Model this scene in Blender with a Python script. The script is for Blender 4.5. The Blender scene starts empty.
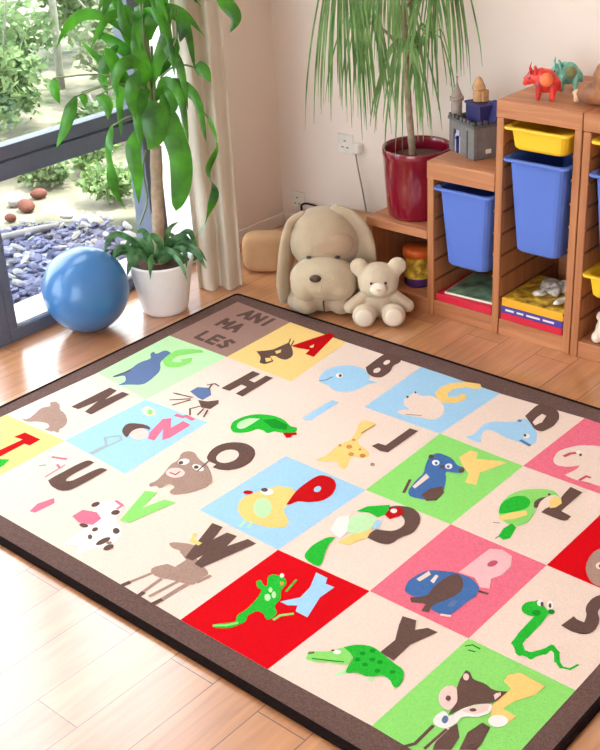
import bpy, bmesh, math, random
from mathutils import Vector, Matrix, noise
random.seed(7)
sc = bpy.context.scene
COL = sc.collection
PI = math.pi

# ---------------------------------------------------------------- materials
def s2l(c):
    return tuple((x / 12.92 if x <= .04045 else ((x + .055) / 1.055) ** 2.4) for x in [v / 255 for v in c])
def mat(name, rgb, rough=.6, var=.08, scale=20, bump=0, bscale=60, metal=0, sheen=0, coat=0, spec=.5, trans=0, rgb2=None, dim=1):
    m = bpy.data.materials.new(name); m.use_nodes = True
    nt = m.node_tree; b = nt.nodes['Principled BSDF']
    c = tuple(x * dim for x in s2l(rgb))
    tc = nt.nodes.new('ShaderNodeTexCoord')
    n = nt.nodes.new('ShaderNodeTexNoise'); n.inputs['Scale'].default_value = scale; n.inputs['Detail'].default_value = 4
    nt.links.new(tc.outputs['Object'], n.inputs['Vector'])
    r = nt.nodes.new('ShaderNodeValToRGB')
    c2 = tuple(x * dim for x in s2l(rgb2)) if rgb2 else c
    r.color_ramp.elements[0].position = .3; r.color_ramp.elements[1].position = .7
    r.color_ramp.elements[0].color = tuple(x * (1 - var) for x in c) + (1,)
    r.color_ramp.elements[1].color = tuple(min(1, x * (1 + var)) for x in c2) + (1,)
    nt.links.new(n.outputs['Fac'], r.inputs['Fac']); nt.links.new(r.outputs['Color'], b.inputs['Base Color'])
    b.inputs['Roughness'].default_value = rough; b.inputs['Metallic'].default_value = metal
    b.inputs['Sheen Weight'].default_value = sheen; b.inputs['Coat Weight'].default_value = coat
    b.inputs['Coat Roughness'].default_value = .08; b.inputs['Specular IOR Level'].default_value = spec
    if bump:
        n2 = nt.nodes.new('ShaderNodeTexNoise'); n2.inputs['Scale'].default_value = bscale; n2.inputs['Detail'].default_value = 3
        nt.links.new(tc.outputs['Object'], n2.inputs['Vector'])
        bp = nt.nodes.new('ShaderNodeBump'); bp.inputs['Strength'].default_value = bump; bp.inputs['Distance'].default_value = .004
        nt.links.new(n2.outputs['Fac'], bp.inputs['Height']); nt.links.new(bp.outputs['Normal'], b.inputs['Normal'])
    if trans:   # leaves and thin cloth let light through
        t = nt.nodes.new('ShaderNodeBsdfTranslucent'); nt.links.new(r.outputs['Color'], t.inputs['Color'])
        mx = nt.nodes.new('ShaderNodeMixShader'); mx.inputs[0].default_value = trans
        nt.links.new(b.outputs[0], mx.inputs[1]); nt.links.new(t.outputs[0], mx.inputs[2])
        nt.links.new(mx.outputs[0], nt.nodes['Material Output'].inputs['Surface'])
    return m

def wood_mat(name, rgb, rgb2, axis='Z', rough=.45):
    m = bpy.data.materials.new(name); m.use_nodes = True
    nt = m.node_tree; b = nt.nodes['Principled BSDF']
    tc = nt.nodes.new('ShaderNodeTexCoord'); mp = nt.nodes.new('ShaderNodeMapping')
    s = {'X': (1.5, 22, 22), 'Y': (22, 1.5, 22), 'Z': (22, 22, 1.5)}[axis]
    mp.inputs['Scale'].default_value = s
    n = nt.nodes.new('ShaderNodeTexNoise'); n.inputs['Scale'].default_value = 1.6; n.inputs['Detail'].default_value = 5; n.inputs['Distortion'].default_value = .8
    r = nt.nodes.new('ShaderNodeValToRGB')
    r.color_ramp.elements[0].color = s2l(rgb) + (1,); r.color_ramp.elements[1].color = s2l(rgb2) + (1,)
    r.color_ramp.elements[0].position = .3; r.color_ramp.elements[1].position = .68
    nt.links.new(tc.outputs['Object'], mp.inputs['Vector']); nt.links.new(mp.outputs[0], n.inputs['Vector'])
    nt.links.new(n.outputs['Fac'], r.inputs['Fac']); nt.links.new(r.outputs['Color'], b.inputs['Base Color'])
    b.inputs['Roughness'].default_value = rough
    return m

M = {}
M['wall'] = mat('wall_paint', (232, 217, 206), .85, .02, 3, .1, 90)
M['ceil'] = mat('ceiling_paint', (245, 242, 238), .9, .01)
M['frame'] = mat('window_frame_grey', (92, 100, 118), .45, .03)
M['sill'] = mat('sill_metal', (215, 222, 232), .35, .03)
M['jamb'] = mat('jamb_white', (236, 240, 246), .6, .02)
M['curtain'] = mat('curtain_cloth', (224, 212, 196), .9, .015, 30, .2, 250, trans=.3)
M['ball'] = mat('ball_vinyl', (54, 114, 174), .34, .03, 6, .04, 200, coat=.35)
M['ballcap'] = mat('ball_valve', (220, 228, 235), .4)
M['wpot'] = mat('white_ceramic', (240, 236, 236), .3, .02, coat=.3)
M['soil'] = mat('potting_soil', (88, 62, 50), .95, .4, 60, .8, 80)
M['trunk'] = mat('plant_trunk', (170, 148, 126), .8, .2, 40, .5, 60)
M['leaf'] = mat('houseplant_leaf', (26, 88, 12), .36, .35, 9, trans=.24, rgb2=(70, 146, 26), coat=.15)
M['leafvar'] = mat('variegated_leaf', (26, 78, 30), .4, .3, 25, trans=.15, rgb2=(86, 134, 84))
M['stem'] = mat('green_stem', (110, 130, 80), .6)
M['palm'] = mat('palm_leaf', (70, 118, 46), .45, .25, 8, trans=.3, rgb2=(138, 178, 112))
M['palmstem'] = mat('palm_stem', (150, 132, 108), .8, .25, 50, .5, 80)
M['redpot'] = mat('red_glazed_ceramic', (122, 2, 34), .16, .05, 5, coat=.8)
M['plush'] = mat('dog_plush', (204, 180, 150), .95, .10, 9, .6, 260, sheen=.25, dim=0.72)
M['plushr'] = mat('dog_forehead_plush', (204, 172, 142), .95, .08, 9, .6, 260, sheen=.25, dim=0.7)
M['plushm'] = mat('dog_muzzle_plush', (208, 188, 158), .95, .08, 9, .6, 260, sheen=.25, dim=0.78)
M['teddy'] = mat('teddy_plush', (226, 206, 178), .95, .10, 12, .6, 320, sheen=.25, dim=0.8)
M['teddyl'] = mat('teddy_light_plush', (242, 228, 208), .95, .05, 12, .5, 320, sheen=.25, dim=0.9)
M['brown_plastic'] = mat('brown_nose', (70, 50, 38), .35)
M['black'] = mat('black_plastic', (26, 25, 28), .4)
M['pinev'] = wood_mat('pine_upright', (160, 98, 60), (190, 128, 84), 'Z')
M['pineh'] = wood_mat('pine_board', (164, 100, 64), (194, 132, 90), 'X')
M['groove'] = mat('groove_wood', (124, 76, 46), .7)
M['bblue'] = mat('blue_bin_plastic', (86, 116, 200), .42, .02, 4)
M['byel'] = mat('yellow_bin_plastic', (246, 196, 40), .42, .02, 4)
M['cushion'] = mat('tan_cushion', (206, 160, 116), .9, .08, 10, .4, 200, dim=0.8)
M['white_pl'] = mat('white_plastic', (226, 220, 210), .4)
M['cord'] = mat('grey_cord', (150, 140, 130), .5)
M['stone_t'] = mat('castle_grey', (116, 112, 110), .6, .15, 60, .5, 120)
M['stone_d'] = mat('castle_dark', (88, 84, 84), .6, .15, 60, .4, 120)
M['navy'] = mat('castle_navy', (42, 40, 92), .45, .1)
M['tanplastic'] = mat('castle_tan', (188, 142, 96), .5, .2, 70)
M['beigepl'] = mat('castle_cone', (150, 134, 124), .5, .2, 70)
M['lilac'] = mat('castle_gate_lilac', (190, 190, 225), .5)
M['red_t'] = mat('toy_red', (176, 14, 40), .35, .3, 30, coat=.3, rgb2=(226, 60, 44))
M['orange_t'] = mat('toy_orange', (238, 120, 66), .4, .15, 40)
M['teal_t'] = mat('toy_teal', (70, 168, 150), .4, .25, 40, rgb2=(130, 190, 170))
M['olive_t'] = mat('toy_olive', (150, 124, 84), .5, .3, 40, rgb2=(120, 150, 100))
M['brown_t'] = mat('toy_brown', (132, 84, 54), .6, .3, 20, rgb2=(160, 104, 66))
M['beige_t'] = mat('toy_beige', (222, 186, 150), .6, .1, 20)
M['bk_red'] = mat('box_red', (206, 26, 56), .45, .06)
M['bk_purple'] = mat('box_purple', (78, 58, 150), .45, .06)
M['bk_yellow'] = mat('box_yellow', (232, 170, 40), .45, .08)
M['bk_dark'] = mat('print_dark', (34, 40, 44), .4, .6, 16, rgb2=(120, 150, 120))
M['bk_light'] = mat('print_light', (214, 214, 206), .4, .3, 30)
M['page'] = mat('paper', (232, 224, 210), .8)
M['foil'] = mat('plastic_bag', (150, 138, 128), .25, .5, 40, .8, 60, rgb2=(220, 205, 195))
M['jar_o'] = mat('jar_orange', (206, 92, 34), .35, .15, 20)
M['jar_p'] = mat('jar_print', (150, 60, 40), .35, .4, 30, rgb2=(232, 190, 60))
M['jar_v'] = mat('jar_violet', (86, 44, 110), .35, .1, 20)
M['binding'] = mat('rug_binding', (30, 19, 17), .95, .15, 90, .7, 300, spec=.05)

# rug pile colours
RC = dict(cream=(246, 223, 208), mocha=(170, 134, 122), yellow=(255, 218, 140), sky=(172, 216, 246), pink=(243, 120, 142), mint=(200, 240, 186),  # mint on the G tile is the green with pale window haze painted in
          green=(150, 230, 118), red=(222, 4, 20), brown=(108, 82, 74), rose=(178, 146, 132), letter_red=(202, 12, 18), leaf=(44, 192, 56), leafd=(24, 152, 40),
          grey=(176, 188, 190), slate=(106, 126, 168), letter_green=(150, 228, 118), letter_pink=(240, 122, 148), pinkl=(250, 214, 206), pinkd=(206, 90, 110),
          white=(250, 246, 240), yelloww=(255, 216, 132), ochre=(222, 150, 80), blue=(74, 116, 176), letter_pale=(250, 196, 200))
RUG = {}
for k, v in RC.items():
    RUG[k] = mat('pile_' + k, v, .95, .12 if k in ('pink', 'blue', 'rose', 'leaf', 'brown') else .06, 190, .55, 380, spec=.08, dim=.87)
RUG['border'] = mat('pile_border', (106, 82, 76), .95, .25, 200, .7, 380, spec=.08)

# oak floor: boards run along Y, 143 mm wide
def floor_mat():
    m = bpy.data.materials.new('oak_floor'); m.use_nodes = True
    nt = m.node_tree; b = nt.nodes['Principled BSDF']; N = nt.nodes.new; LK = nt.links.new
    tc = N('ShaderNodeTexCoord'); mp = N('ShaderNodeMapping'); mp.inputs['Rotation'].default_value = (0, 0, PI / 2)
    mp.inputs['Location'].default_value = (.59, -.046, 0)
    br = N('ShaderNodeTexBrick'); br.offset = .736; br.inputs['Scale'].default_value = 1
    br.inputs['Brick Width'].default_value = 1.1; br.inputs['Row Height'].default_value = .1435
    br.inputs['Mortar Size'].default_value = .0016; br.inputs['Mortar Smooth'].default_value = .4; br.inputs['Bias'].default_value = 0
    br.inputs['Color1'].default_value = s2l((204, 148, 104)) + (1,); br.inputs['Color2'].default_value = s2l((186, 127, 84)) + (1,)
    br.inputs['Mortar'].default_value = s2l((104, 66, 44)) + (1,)
    LK(tc.outputs['Object'], mp.inputs['Vector']); LK(mp.outputs[0], br.inputs['Vector'])
    m2 = N('ShaderNodeMapping'); m2.inputs['Scale'].default_value = (14, 1.2, 1)
    n = N('ShaderNodeTexNoise'); n.inputs['Scale'].default_value = 2.2; n.inputs['Detail'].default_value = 6; n.inputs['Distortion'].default_value = 1.0
    LK(tc.outputs['Object'], m2.inputs['Vector']); LK(m2.outputs[0], n.inputs['Vector'])
    rp = N('ShaderNodeValToRGB'); rp.color_ramp.elements[0].position = .3; rp.color_ramp.elements[1].position = .7
    rp.color_ramp.elements[0].color = (.78, .74, .7, 1); rp.color_ramp.elements[1].color = (1.12, 1.1, 1.08, 1)
    LK(n.outputs['Fac'], rp.inputs['Fac'])
    mx = N('ShaderNodeMix'); mx.data_type = 'RGBA'; mx.blend_type = 'MULTIPLY'; mx.inputs['Factor'].default_value = 1
    LK(br.outputs['Color'], mx.inputs[6]); LK(rp.outputs['Color'], mx.inputs[7]); LK(mx.outputs[2], b.inputs['Base Color'])
    b.inputs['Roughness'].default_value = FLOOR_ROUGH; b.inputs['IOR'].default_value = 1.6; b.inputs['Coat IOR'].default_value = 1.65
    b.inputs['Coat Weight'].default_value = FLOOR_COAT; b.inputs['Coat Roughness'].default_value = .2
    bp = N('ShaderNodeBump'); bp.inputs['Strength'].default_value = .25; bp.inputs['Distance'].default_value = .001; bp.invert = True
    LK(br.outputs['Fac'], bp.inputs['Height']); LK(bp.outputs['Normal'], b.inputs['Normal'])
    return m
FLOOR_ROUGH = .32; FLOOR_COAT = 1
M['floor'] = floor_mat()

def glass_mat():
    m = bpy.data.materials.new('window_glass'); m.use_nodes = True; nt = m.node_tree
    nt.nodes.remove(nt.nodes['Principled BSDF'])
    t = nt.nodes.new('ShaderNodeBsdfTransparent'); t.inputs['Color'].default_value = (.97, .985, .98, 1)
    g = nt.nodes.new('ShaderNodeBsdfGlossy'); g.inputs['Roughness'].default_value = .02
    mx = nt.nodes.new('ShaderNodeMixShader')
    mx.inputs[0].default_value = .04
    nt.links.new(t.outputs[0], mx.inputs[1]); nt.links.new(g.outputs[0], mx.inputs[2])
    nt.links.new(mx.outputs[0], nt.nodes['Material Output'].inputs['Surface'])
    return m
M['glass'] = glass_mat()
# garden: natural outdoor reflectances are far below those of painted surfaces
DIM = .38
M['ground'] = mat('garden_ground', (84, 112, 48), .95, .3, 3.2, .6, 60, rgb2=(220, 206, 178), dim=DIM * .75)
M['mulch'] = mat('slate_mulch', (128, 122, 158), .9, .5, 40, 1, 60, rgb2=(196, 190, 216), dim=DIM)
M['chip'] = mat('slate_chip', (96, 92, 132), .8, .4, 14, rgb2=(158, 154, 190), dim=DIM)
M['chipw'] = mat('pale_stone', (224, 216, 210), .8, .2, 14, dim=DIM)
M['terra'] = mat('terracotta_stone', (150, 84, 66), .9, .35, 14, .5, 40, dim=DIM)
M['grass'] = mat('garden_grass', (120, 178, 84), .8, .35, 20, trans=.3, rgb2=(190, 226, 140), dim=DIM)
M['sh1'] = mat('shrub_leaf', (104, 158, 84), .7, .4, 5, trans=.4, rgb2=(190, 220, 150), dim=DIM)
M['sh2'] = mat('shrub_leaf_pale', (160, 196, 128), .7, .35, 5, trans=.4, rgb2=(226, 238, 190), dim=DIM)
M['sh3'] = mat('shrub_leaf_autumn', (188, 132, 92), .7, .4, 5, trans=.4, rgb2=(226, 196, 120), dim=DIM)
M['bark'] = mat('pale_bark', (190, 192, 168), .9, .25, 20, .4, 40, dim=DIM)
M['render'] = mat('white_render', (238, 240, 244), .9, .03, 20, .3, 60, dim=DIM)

# ---------------------------------------------------------------- helpers
def tag(o, label=None, cat=None, group=None, kind=None):
    if label: o['label'] = label
    if cat: o['category'] = cat
    if group: o['group'] = group
    if kind: o['kind'] = kind
    return o
def empty(name, loc, rz=0, **k):
    o = bpy.data.objects.new(name, None); COL.objects.link(o); o.location = loc; o.rotation_euler = (0, 0, rz); o.empty_display_size = .05
    return tag(o, **k)

class MB:
    def __init__(s): s.bm = bmesh.new(); s.mi = 0
    def face(s, vs):
        try: f = s.bm.faces.new(vs); f.material_index = s.mi; return f
        except ValueError: return None
    def box(s, x0, y0, z0, x1, y1, z1, mtx=None):
        v = [Vector((x, y, z)) for z in (z0, z1) for x, y in ((x0, y0), (x1, y0), (x1, y1), (x0, y1))]
        if mtx: v = [mtx @ p for p in v]
        v = [s.bm.verts.new(p) for p in v]
        for q in ((3, 2, 1, 0), (4, 5, 6, 7), (0, 1, 5, 4), (1, 2, 6, 5), (2, 3, 7, 6), (3, 0, 4, 7)): s.face([v[i] for i in q])
        return s
    def loft(s, loops, close=True, cap0=False, cap1=False):
        rings = [[s.bm.verts.new(p) for p in l] for l in loops]
        n = len(rings[0])
        for a, b in zip(rings, rings[1:]):
            for i in range(n if close else n - 1):
                j = (i + 1) % n; s.face([a[i], a[j], b[j], b[i]])
        if cap0: s.face(rings[0][::-1])
        if cap1: s.face(rings[-1])
        return s
    def lathe(s, prof, c=(0, 0, 0), n=40, mtx=None, cap0=False, cap1=False):
        L = []
        for r, z in prof:
            l = [Vector((c[0] + r * math.cos(2 * PI * i / n), c[1] + r * math.sin(2 * PI * i / n), c[2] + z)) for i in range(n)]
            if mtx: l = [mtx @ p for p in l]
            L.append(l)
        return s.loft(L, True, cap0, cap1)
    def ell(s, c, r, rot=(0, 0, 0), n=20):
        from mathutils import Euler
        E = Euler(rot).to_matrix(); r = (r, r, r) if not hasattr(r, '__len__') else r
        L = []
        for j in range(1, n // 2):
            a = PI * j / (n // 2)
            L.append([Vector(c) + E @ Vector((r[0] * math.sin(a) * math.cos(2 * PI * i / n), r[1] * math.sin(a) * math.sin(2 * PI * i / n), -r[2] * math.cos(a))) for i in range(n)])
        rings = [[s.bm.verts.new(p) for p in l] for l in L]
        for a, b in zip(rings, rings[1:]):
            for i in range(n): j = (i + 1) % n; s.face([a[i], a[j], b[j], b[i]])
        t = s.bm.verts.new(Vector(c) + E @ Vector((0, 0, r[2]))); d = s.bm.verts.new(Vector(c) + E @ Vector((0, 0, -r[2])))
        for i in range(n): j = (i + 1) % n; s.face([rings[-1][i], rings[-1][j], t]); s.face([rings[0][j], rings[0][i], d])
        return s
    def tube(s, pts, rad, n=10):
        pts = [Vector(p) for p in pts]; m = len(pts)
        rad = rad if hasattr(rad, '__len__') else [rad] * m
        L = []; u = None
        for i, p in enumerate(pts):
            t = (pts[min(i + 1, m - 1)] - pts[max(i - 1, 0)]).normalized()
            if u is None: u = t.orthogonal().normalized()
            u = (u - t * u.dot(t)).normalized(); w = t.cross(u)
            L.append([p + (u * math.cos(2 * PI * k / n) + w * math.sin(2 * PI * k / n)) * rad[i] for k in range(n)])
        return s.loft(L, True, True, True)
    def build(s, name, mats, parent=None, smooth=False, bevel=0, loc=None, normals=True):
        if normals: bmesh.ops.recalc_face_normals(s.bm, faces=s.bm.faces[:])
        me = bpy.data.meshes.new(name); s.bm.to_mesh(me); s.bm.free()
        for m in (mats if isinstance(mats, (list, tuple)) else [mats]): me.materials.append(m)
        if smooth: me.shade_smooth()
        o = bpy.data.objects.new(name, me); COL.objects.link(o)
        if parent: o.parent = parent
        if loc: o.location = loc
        if bevel:
            md = o.modifiers.new('bevel', 'BEVEL'); md.width = bevel; md.segments = 2; md.limit_method = 'ANGLE'; md.angle_limit = math.radians(40)
            me.shade_smooth(); wn = o.modifiers.new('wn', 'WEIGHTED_NORMAL')
        return o

def rrect(x0, y0, x1, y1, r, z, k=4):
    P = []
    for cx, cy, a0 in ((x1 - r, y1 - r, 0), (x0 + r, y1 - r, PI / 2), (x0 + r, y0 + r, PI), (x1 - r, y0 + r, 1.5 * PI)):
        for i in range(k + 1):
            a = a0 + PI / 2 * i / k; P.append(Vector((cx + r * math.cos(a), cy + r * math.sin(a), z)))
    return P
def remesh(o, vox, smooth=6):
    m = o.modifiers.new('remesh', 'REMESH'); m.mode = 'VOXEL'; m.voxel_size = vox; m.use_smooth_shade = True
    if smooth: s = o.modifiers.new('smooth', 'SMOOTH'); s.iterations = smooth; s.factor = .5
def spline(pts, n=14):
    pts = [Vector(p) for p in pts]; P = [pts[0] * 2 - pts[1]] + pts + [pts[-1] * 2 - pts[-2]]; out = []
    for i in range(1, len(P) - 2):
        for k in range(n):
            t = k / n; a, b, c, d = P[i - 1], P[i], P[i + 1], P[i + 2]
            out.append(.5 * ((2 * b) + (c - a) * t + (2 * a - 5 * b + 4 * c - d) * t * t + (3 * b - a - 3 * c + d) * t ** 3))
    out.append(pts[-1]); return out
def blade(mb, pts, w, face=(.745, -.667, .2), tw=0, n=5, point=.42, fold=.25, z0w=.25, ex=.75):
    P = spline(pts, n); m = len(P); F = Vector(face).normalized(); prev = None; side0 = None
    for i, p in enumerate(P):
        t = i / (m - 1); T = (P[min(i + 1, m - 1)] - P[max(i - 1, 0)]).normalized()
        S = T.cross(F)
        if S.length < .15: S = side0 or T.orthogonal()
        S.normalize()
        if side0 and S.dot(side0) < 0: S = -S
        side0 = S
        if tw: S = Matrix.Rotation(tw * 1.1 * math.sin(t * PI * 1.5), 3, T) @ S
        N = T.cross(S)
        ww = w / 2 * (min(1, z0w + t * 3) if t < .35 else 1) * (1 if t < point else max(.02, max(0, 1 - ((t - point) / (1 - point)) ** 2) ** ex))
        if t > point: ww = max(ww, .0006)
        row = [mb.bm.verts.new(p - S * ww + N * fold * ww), mb.bm.verts.new(p), mb.bm.verts.new(p + S * ww + N * fold * ww)]
        if prev:
            mb.face([prev[0], prev[1], row[1], row[0]]); mb.face([prev[1], prev[2], row[2], row[1]])
        prev = row

# ---------------------------------------------------------------- data in room coordinates (metres; rug outlines in millimetres)
LEAVES = [[[[-0.171,-0.177,0.869],[-0.141,-0.22,0.961],[-0.129,-0.251,1.046],[-0.154,-0.235,1.13]],0.076,0],[[[-0.169,-0.175,0.894],[-0.182,-0.19,1.039],[-0.227,-0.275,1.144],[-0.277,-0.348,1.167],[-0.314,-0.407,1.119],[-0.342,-0.441,1.054]],0.052,1],[[[-0.264,-0.441,0.901],[-0.267,-0.475,0.852],[-0.286,-0.498,0.789],[-0.31,-0.526,0.727]],0.06,0],[[[-0.372,-0.445,0.953],[-0.366,-0.454,0.905],[-0.359,-0.445,0.861]],0.036,0],[[[-0.23,-0.325,0.77],[-0.234,-0.359,0.689],[-0.225,-0.365,0.608],[-0.225,-0.349,0.535],[-0.207,-0.328,0.454]],0.052,1],[[[-0.186,-0.241,0.749],[-0.181,-0.281,0.677],[-0.17,-0.285,0.584],[-0.182,-0.283,0.469]],0.076,0],[[[-0.126,-0.156,0.859],[-0.091,-0.176,0.776],[-0.056,-0.166,0.648],[-0.061,-0.171,0.533],[-0.087,-0.187,0.431]],0.084,0],[[[-0.023,-0.034,0.76],[-0.004,-0.028,0.659],[-0.024,-0.067,0.569],[-0.012,-0.052,0.481],[-0.04,-0.07,0.377],[-0.074,-0.11,0.3]],0.06,2],[[[-0.062,-0.049,0.946],[-0.034,-0.032,0.934],[-0.011,-0.02,0.887]],0.068,0],[[[-0.087,-0.079,1.143],[-0.061,-0.079,1.104],[-0.074,-0.095,1.042]],0.072,0],[[[-0.112,-0.078,1.05],[-0.11,-0.106,1.005],[-0.102,-0.097,0.94]],0.052,0],[[[-0.0,0.023,1.202],[0.029,0.058,1.153],[0.053,0.07,1.108],[0.036,0.051,1.058]],0.052,0],[[[-0.282,-0.339,0.876],[-0.251,-0.318,0.846],[-0.253,-0.321,0.788]],0.044,0],[[[-0.313,-0.375,0.895],[-0.303,-0.379,0.868],[-0.303,-0.379,0.839]],0.028,0],[[[-0.202,-0.245,0.887],[-0.205,-0.279,0.948],[-0.214,-0.306,1.023],[-0.226,-0.32,1.049]],0.052,0],[[[-0.201,-0.213,0.844],[-0.239,-0.212,0.883],[-0.275,-0.254,0.967],[-0.313,-0.283,0.998],[-0.349,-0.325,1.066]],0.056,0],[[[-0.232,-0.25,1.046],[-0.277,-0.272,0.992],[-0.292,-0.289,0.929],[-0.285,-0.281,0.866]],0.06,0],[[[-0.17,-0.177,0.876],[-0.122,-0.166,0.981],[-0.092,-0.147,1.075],[-0.068,-0.118,1.165]],0.056,0],[[[-0.127,-0.25,0.969],[-0.132,-0.286,0.923],[-0.141,-0.296,0.87],[-0.142,-0.283,0.794]],0.072,0],[[[-0.123,-0.214,0.854],[-0.098,-0.23,0.796],[-0.098,-0.246,0.726],[-0.122,-0.259,0.68]],0.096,0],[[[-0.11,-0.153,0.915],[-0.079,-0.162,0.877],[-0.073,-0.155,0.829],[-0.09,-0.16,0.784]],0.056,0],[[[-0.136,-0.167,1.092],[-0.169,-0.207,1.131],[-0.202,-0.245,1.176],[-0.231,-0.28,1.233]],0.056,0],[[[-0.155,-0.189,0.888],[-0.156,-0.237,0.855],[-0.16,-0.257,0.767],[-0.162,-0.259,0.674]],0.068,0],[[[-0.217,-0.14,0.972],[-0.273,-0.174,1.002],[-0.327,-0.206,1.046],[-0.365,-0.252,1.086]],0.048,0],[[[-0.206,-0.141,0.901],[-0.181,-0.081,0.957],[-0.18,-0.065,1.034],[-0.194,-0.082,1.107]],0.052,0],[[[-0.127,-0.204,0.959],[-0.137,-0.261,0.998],[-0.152,-0.309,0.992],[-0.172,-0.333,0.939],[-0.17,-0.33,0.881]],0.064,0],[[[-0.158,-0.162,1.054],[-0.131,-0.177,1.111],[-0.108,-0.15,1.177],[-0.095,-0.134,1.243]],0.048,0],[[[-0.17,-0.177,0.876],[-0.208,-0.175,0.926],[-0.214,-0.151,1.011],[-0.192,-0.126,1.086]],0.068,0],[[[-0.184,-0.193,1.004],[-0.184,-0.239,1.083],[-0.192,-0.249,1.153],[-0.194,-0.251,1.238]],0.056,0]]
BASE = [[[[-0.213,-0.227,0.208],[-0.226,-0.289,0.305],[-0.249,-0.347,0.355],[-0.27,-0.387,0.331],[-0.277,-0.395,0.275]],0.036,0],[[[-0.202,-0.246,0.217],[-0.212,-0.319,0.289],[-0.23,-0.371,0.31],[-0.241,-0.399,0.26]],0.036,0],[[[-0.213,-0.227,0.208],[-0.258,-0.249,0.273],[-0.288,-0.269,0.306],[-0.321,-0.308,0.336]],0.04,0],[[[-0.195,-0.253,0.213],[-0.183,-0.315,0.286],[-0.188,-0.352,0.281],[-0.184,-0.362,0.236]],0.048,0],[[[-0.203,-0.215,0.207],[-0.168,-0.174,0.276],[-0.131,-0.13,0.303],[-0.103,-0.098,0.261]],0.04,0],[[[-0.183,-0.223,0.205],[-0.115,-0.204,0.265],[-0.07,-0.182,0.275],[-0.067,-0.179,0.201]],0.04,0],[[[-0.18,-0.234,0.219],[-0.114,-0.234,0.283],[-0.071,-0.214,0.261],[-0.052,-0.192,0.25]],0.036,0],[[[-0.213,-0.227,0.208],[-0.182,-0.253,0.294],[-0.185,-0.272,0.353],[-0.205,-0.295,0.356]],0.044,0],[[[-0.198,-0.209,0.206],[-0.157,-0.192,0.301],[-0.143,-0.176,0.348],[-0.122,-0.151,0.369]],0.032,0],[[[-0.169,-0.252,0.235],[-0.127,-0.25,0.305],[-0.129,-0.282,0.352],[-0.146,-0.303,0.315]],0.044,0],[[[-0.208,-0.19,0.197],[-0.169,-0.129,0.278],[-0.132,-0.086,0.305],[-0.123,-0.075,0.207],[-0.135,-0.089,0.18]],0.036,0],[[[-0.172,-0.272,0.225],[-0.171,-0.317,0.273],[-0.18,-0.343,0.255],[-0.167,-0.328,0.228]],0.04,0]]
STEMS = [[[-0.136,-0.137,0.853],[-0.1,-0.095,0.86],[-0.067,-0.056,0.818],[-0.04,-0.023,0.755]],[[-0.144,-0.146,0.916],[-0.114,-0.11,0.949],[-0.082,-0.074,0.955],[-0.057,-0.044,0.941]],[[-0.142,-0.144,0.945],[-0.098,-0.092,1.046],[-0.091,-0.083,1.157]],[[-0.196,-0.207,0.655],[-0.208,-0.222,0.58],[-0.207,-0.22,0.461],[-0.232,-0.249,0.365]]]
TRUNK = [[-0.195,-0.206,0.205],[-0.185,-0.194,0.398],[-0.172,-0.179,0.652],[-0.165,-0.17,0.857],[-0.153,-0.157,1.053],[-0.136,-0.137,1.258]]
HUBS = [[0.351,0.328,1.226],[0.443,0.457,1.239],[0.618,0.526,1.233],[0.533,0.45,0.963],[0.55,0.562,1.001],[0.342,0.446,1.06]]
PSTEM = [[0.51,0.508,0.575],[0.499,0.499,0.736],[0.491,0.494,0.922],[0.487,0.49,1.1],[0.483,0.487,1.338]]
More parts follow.
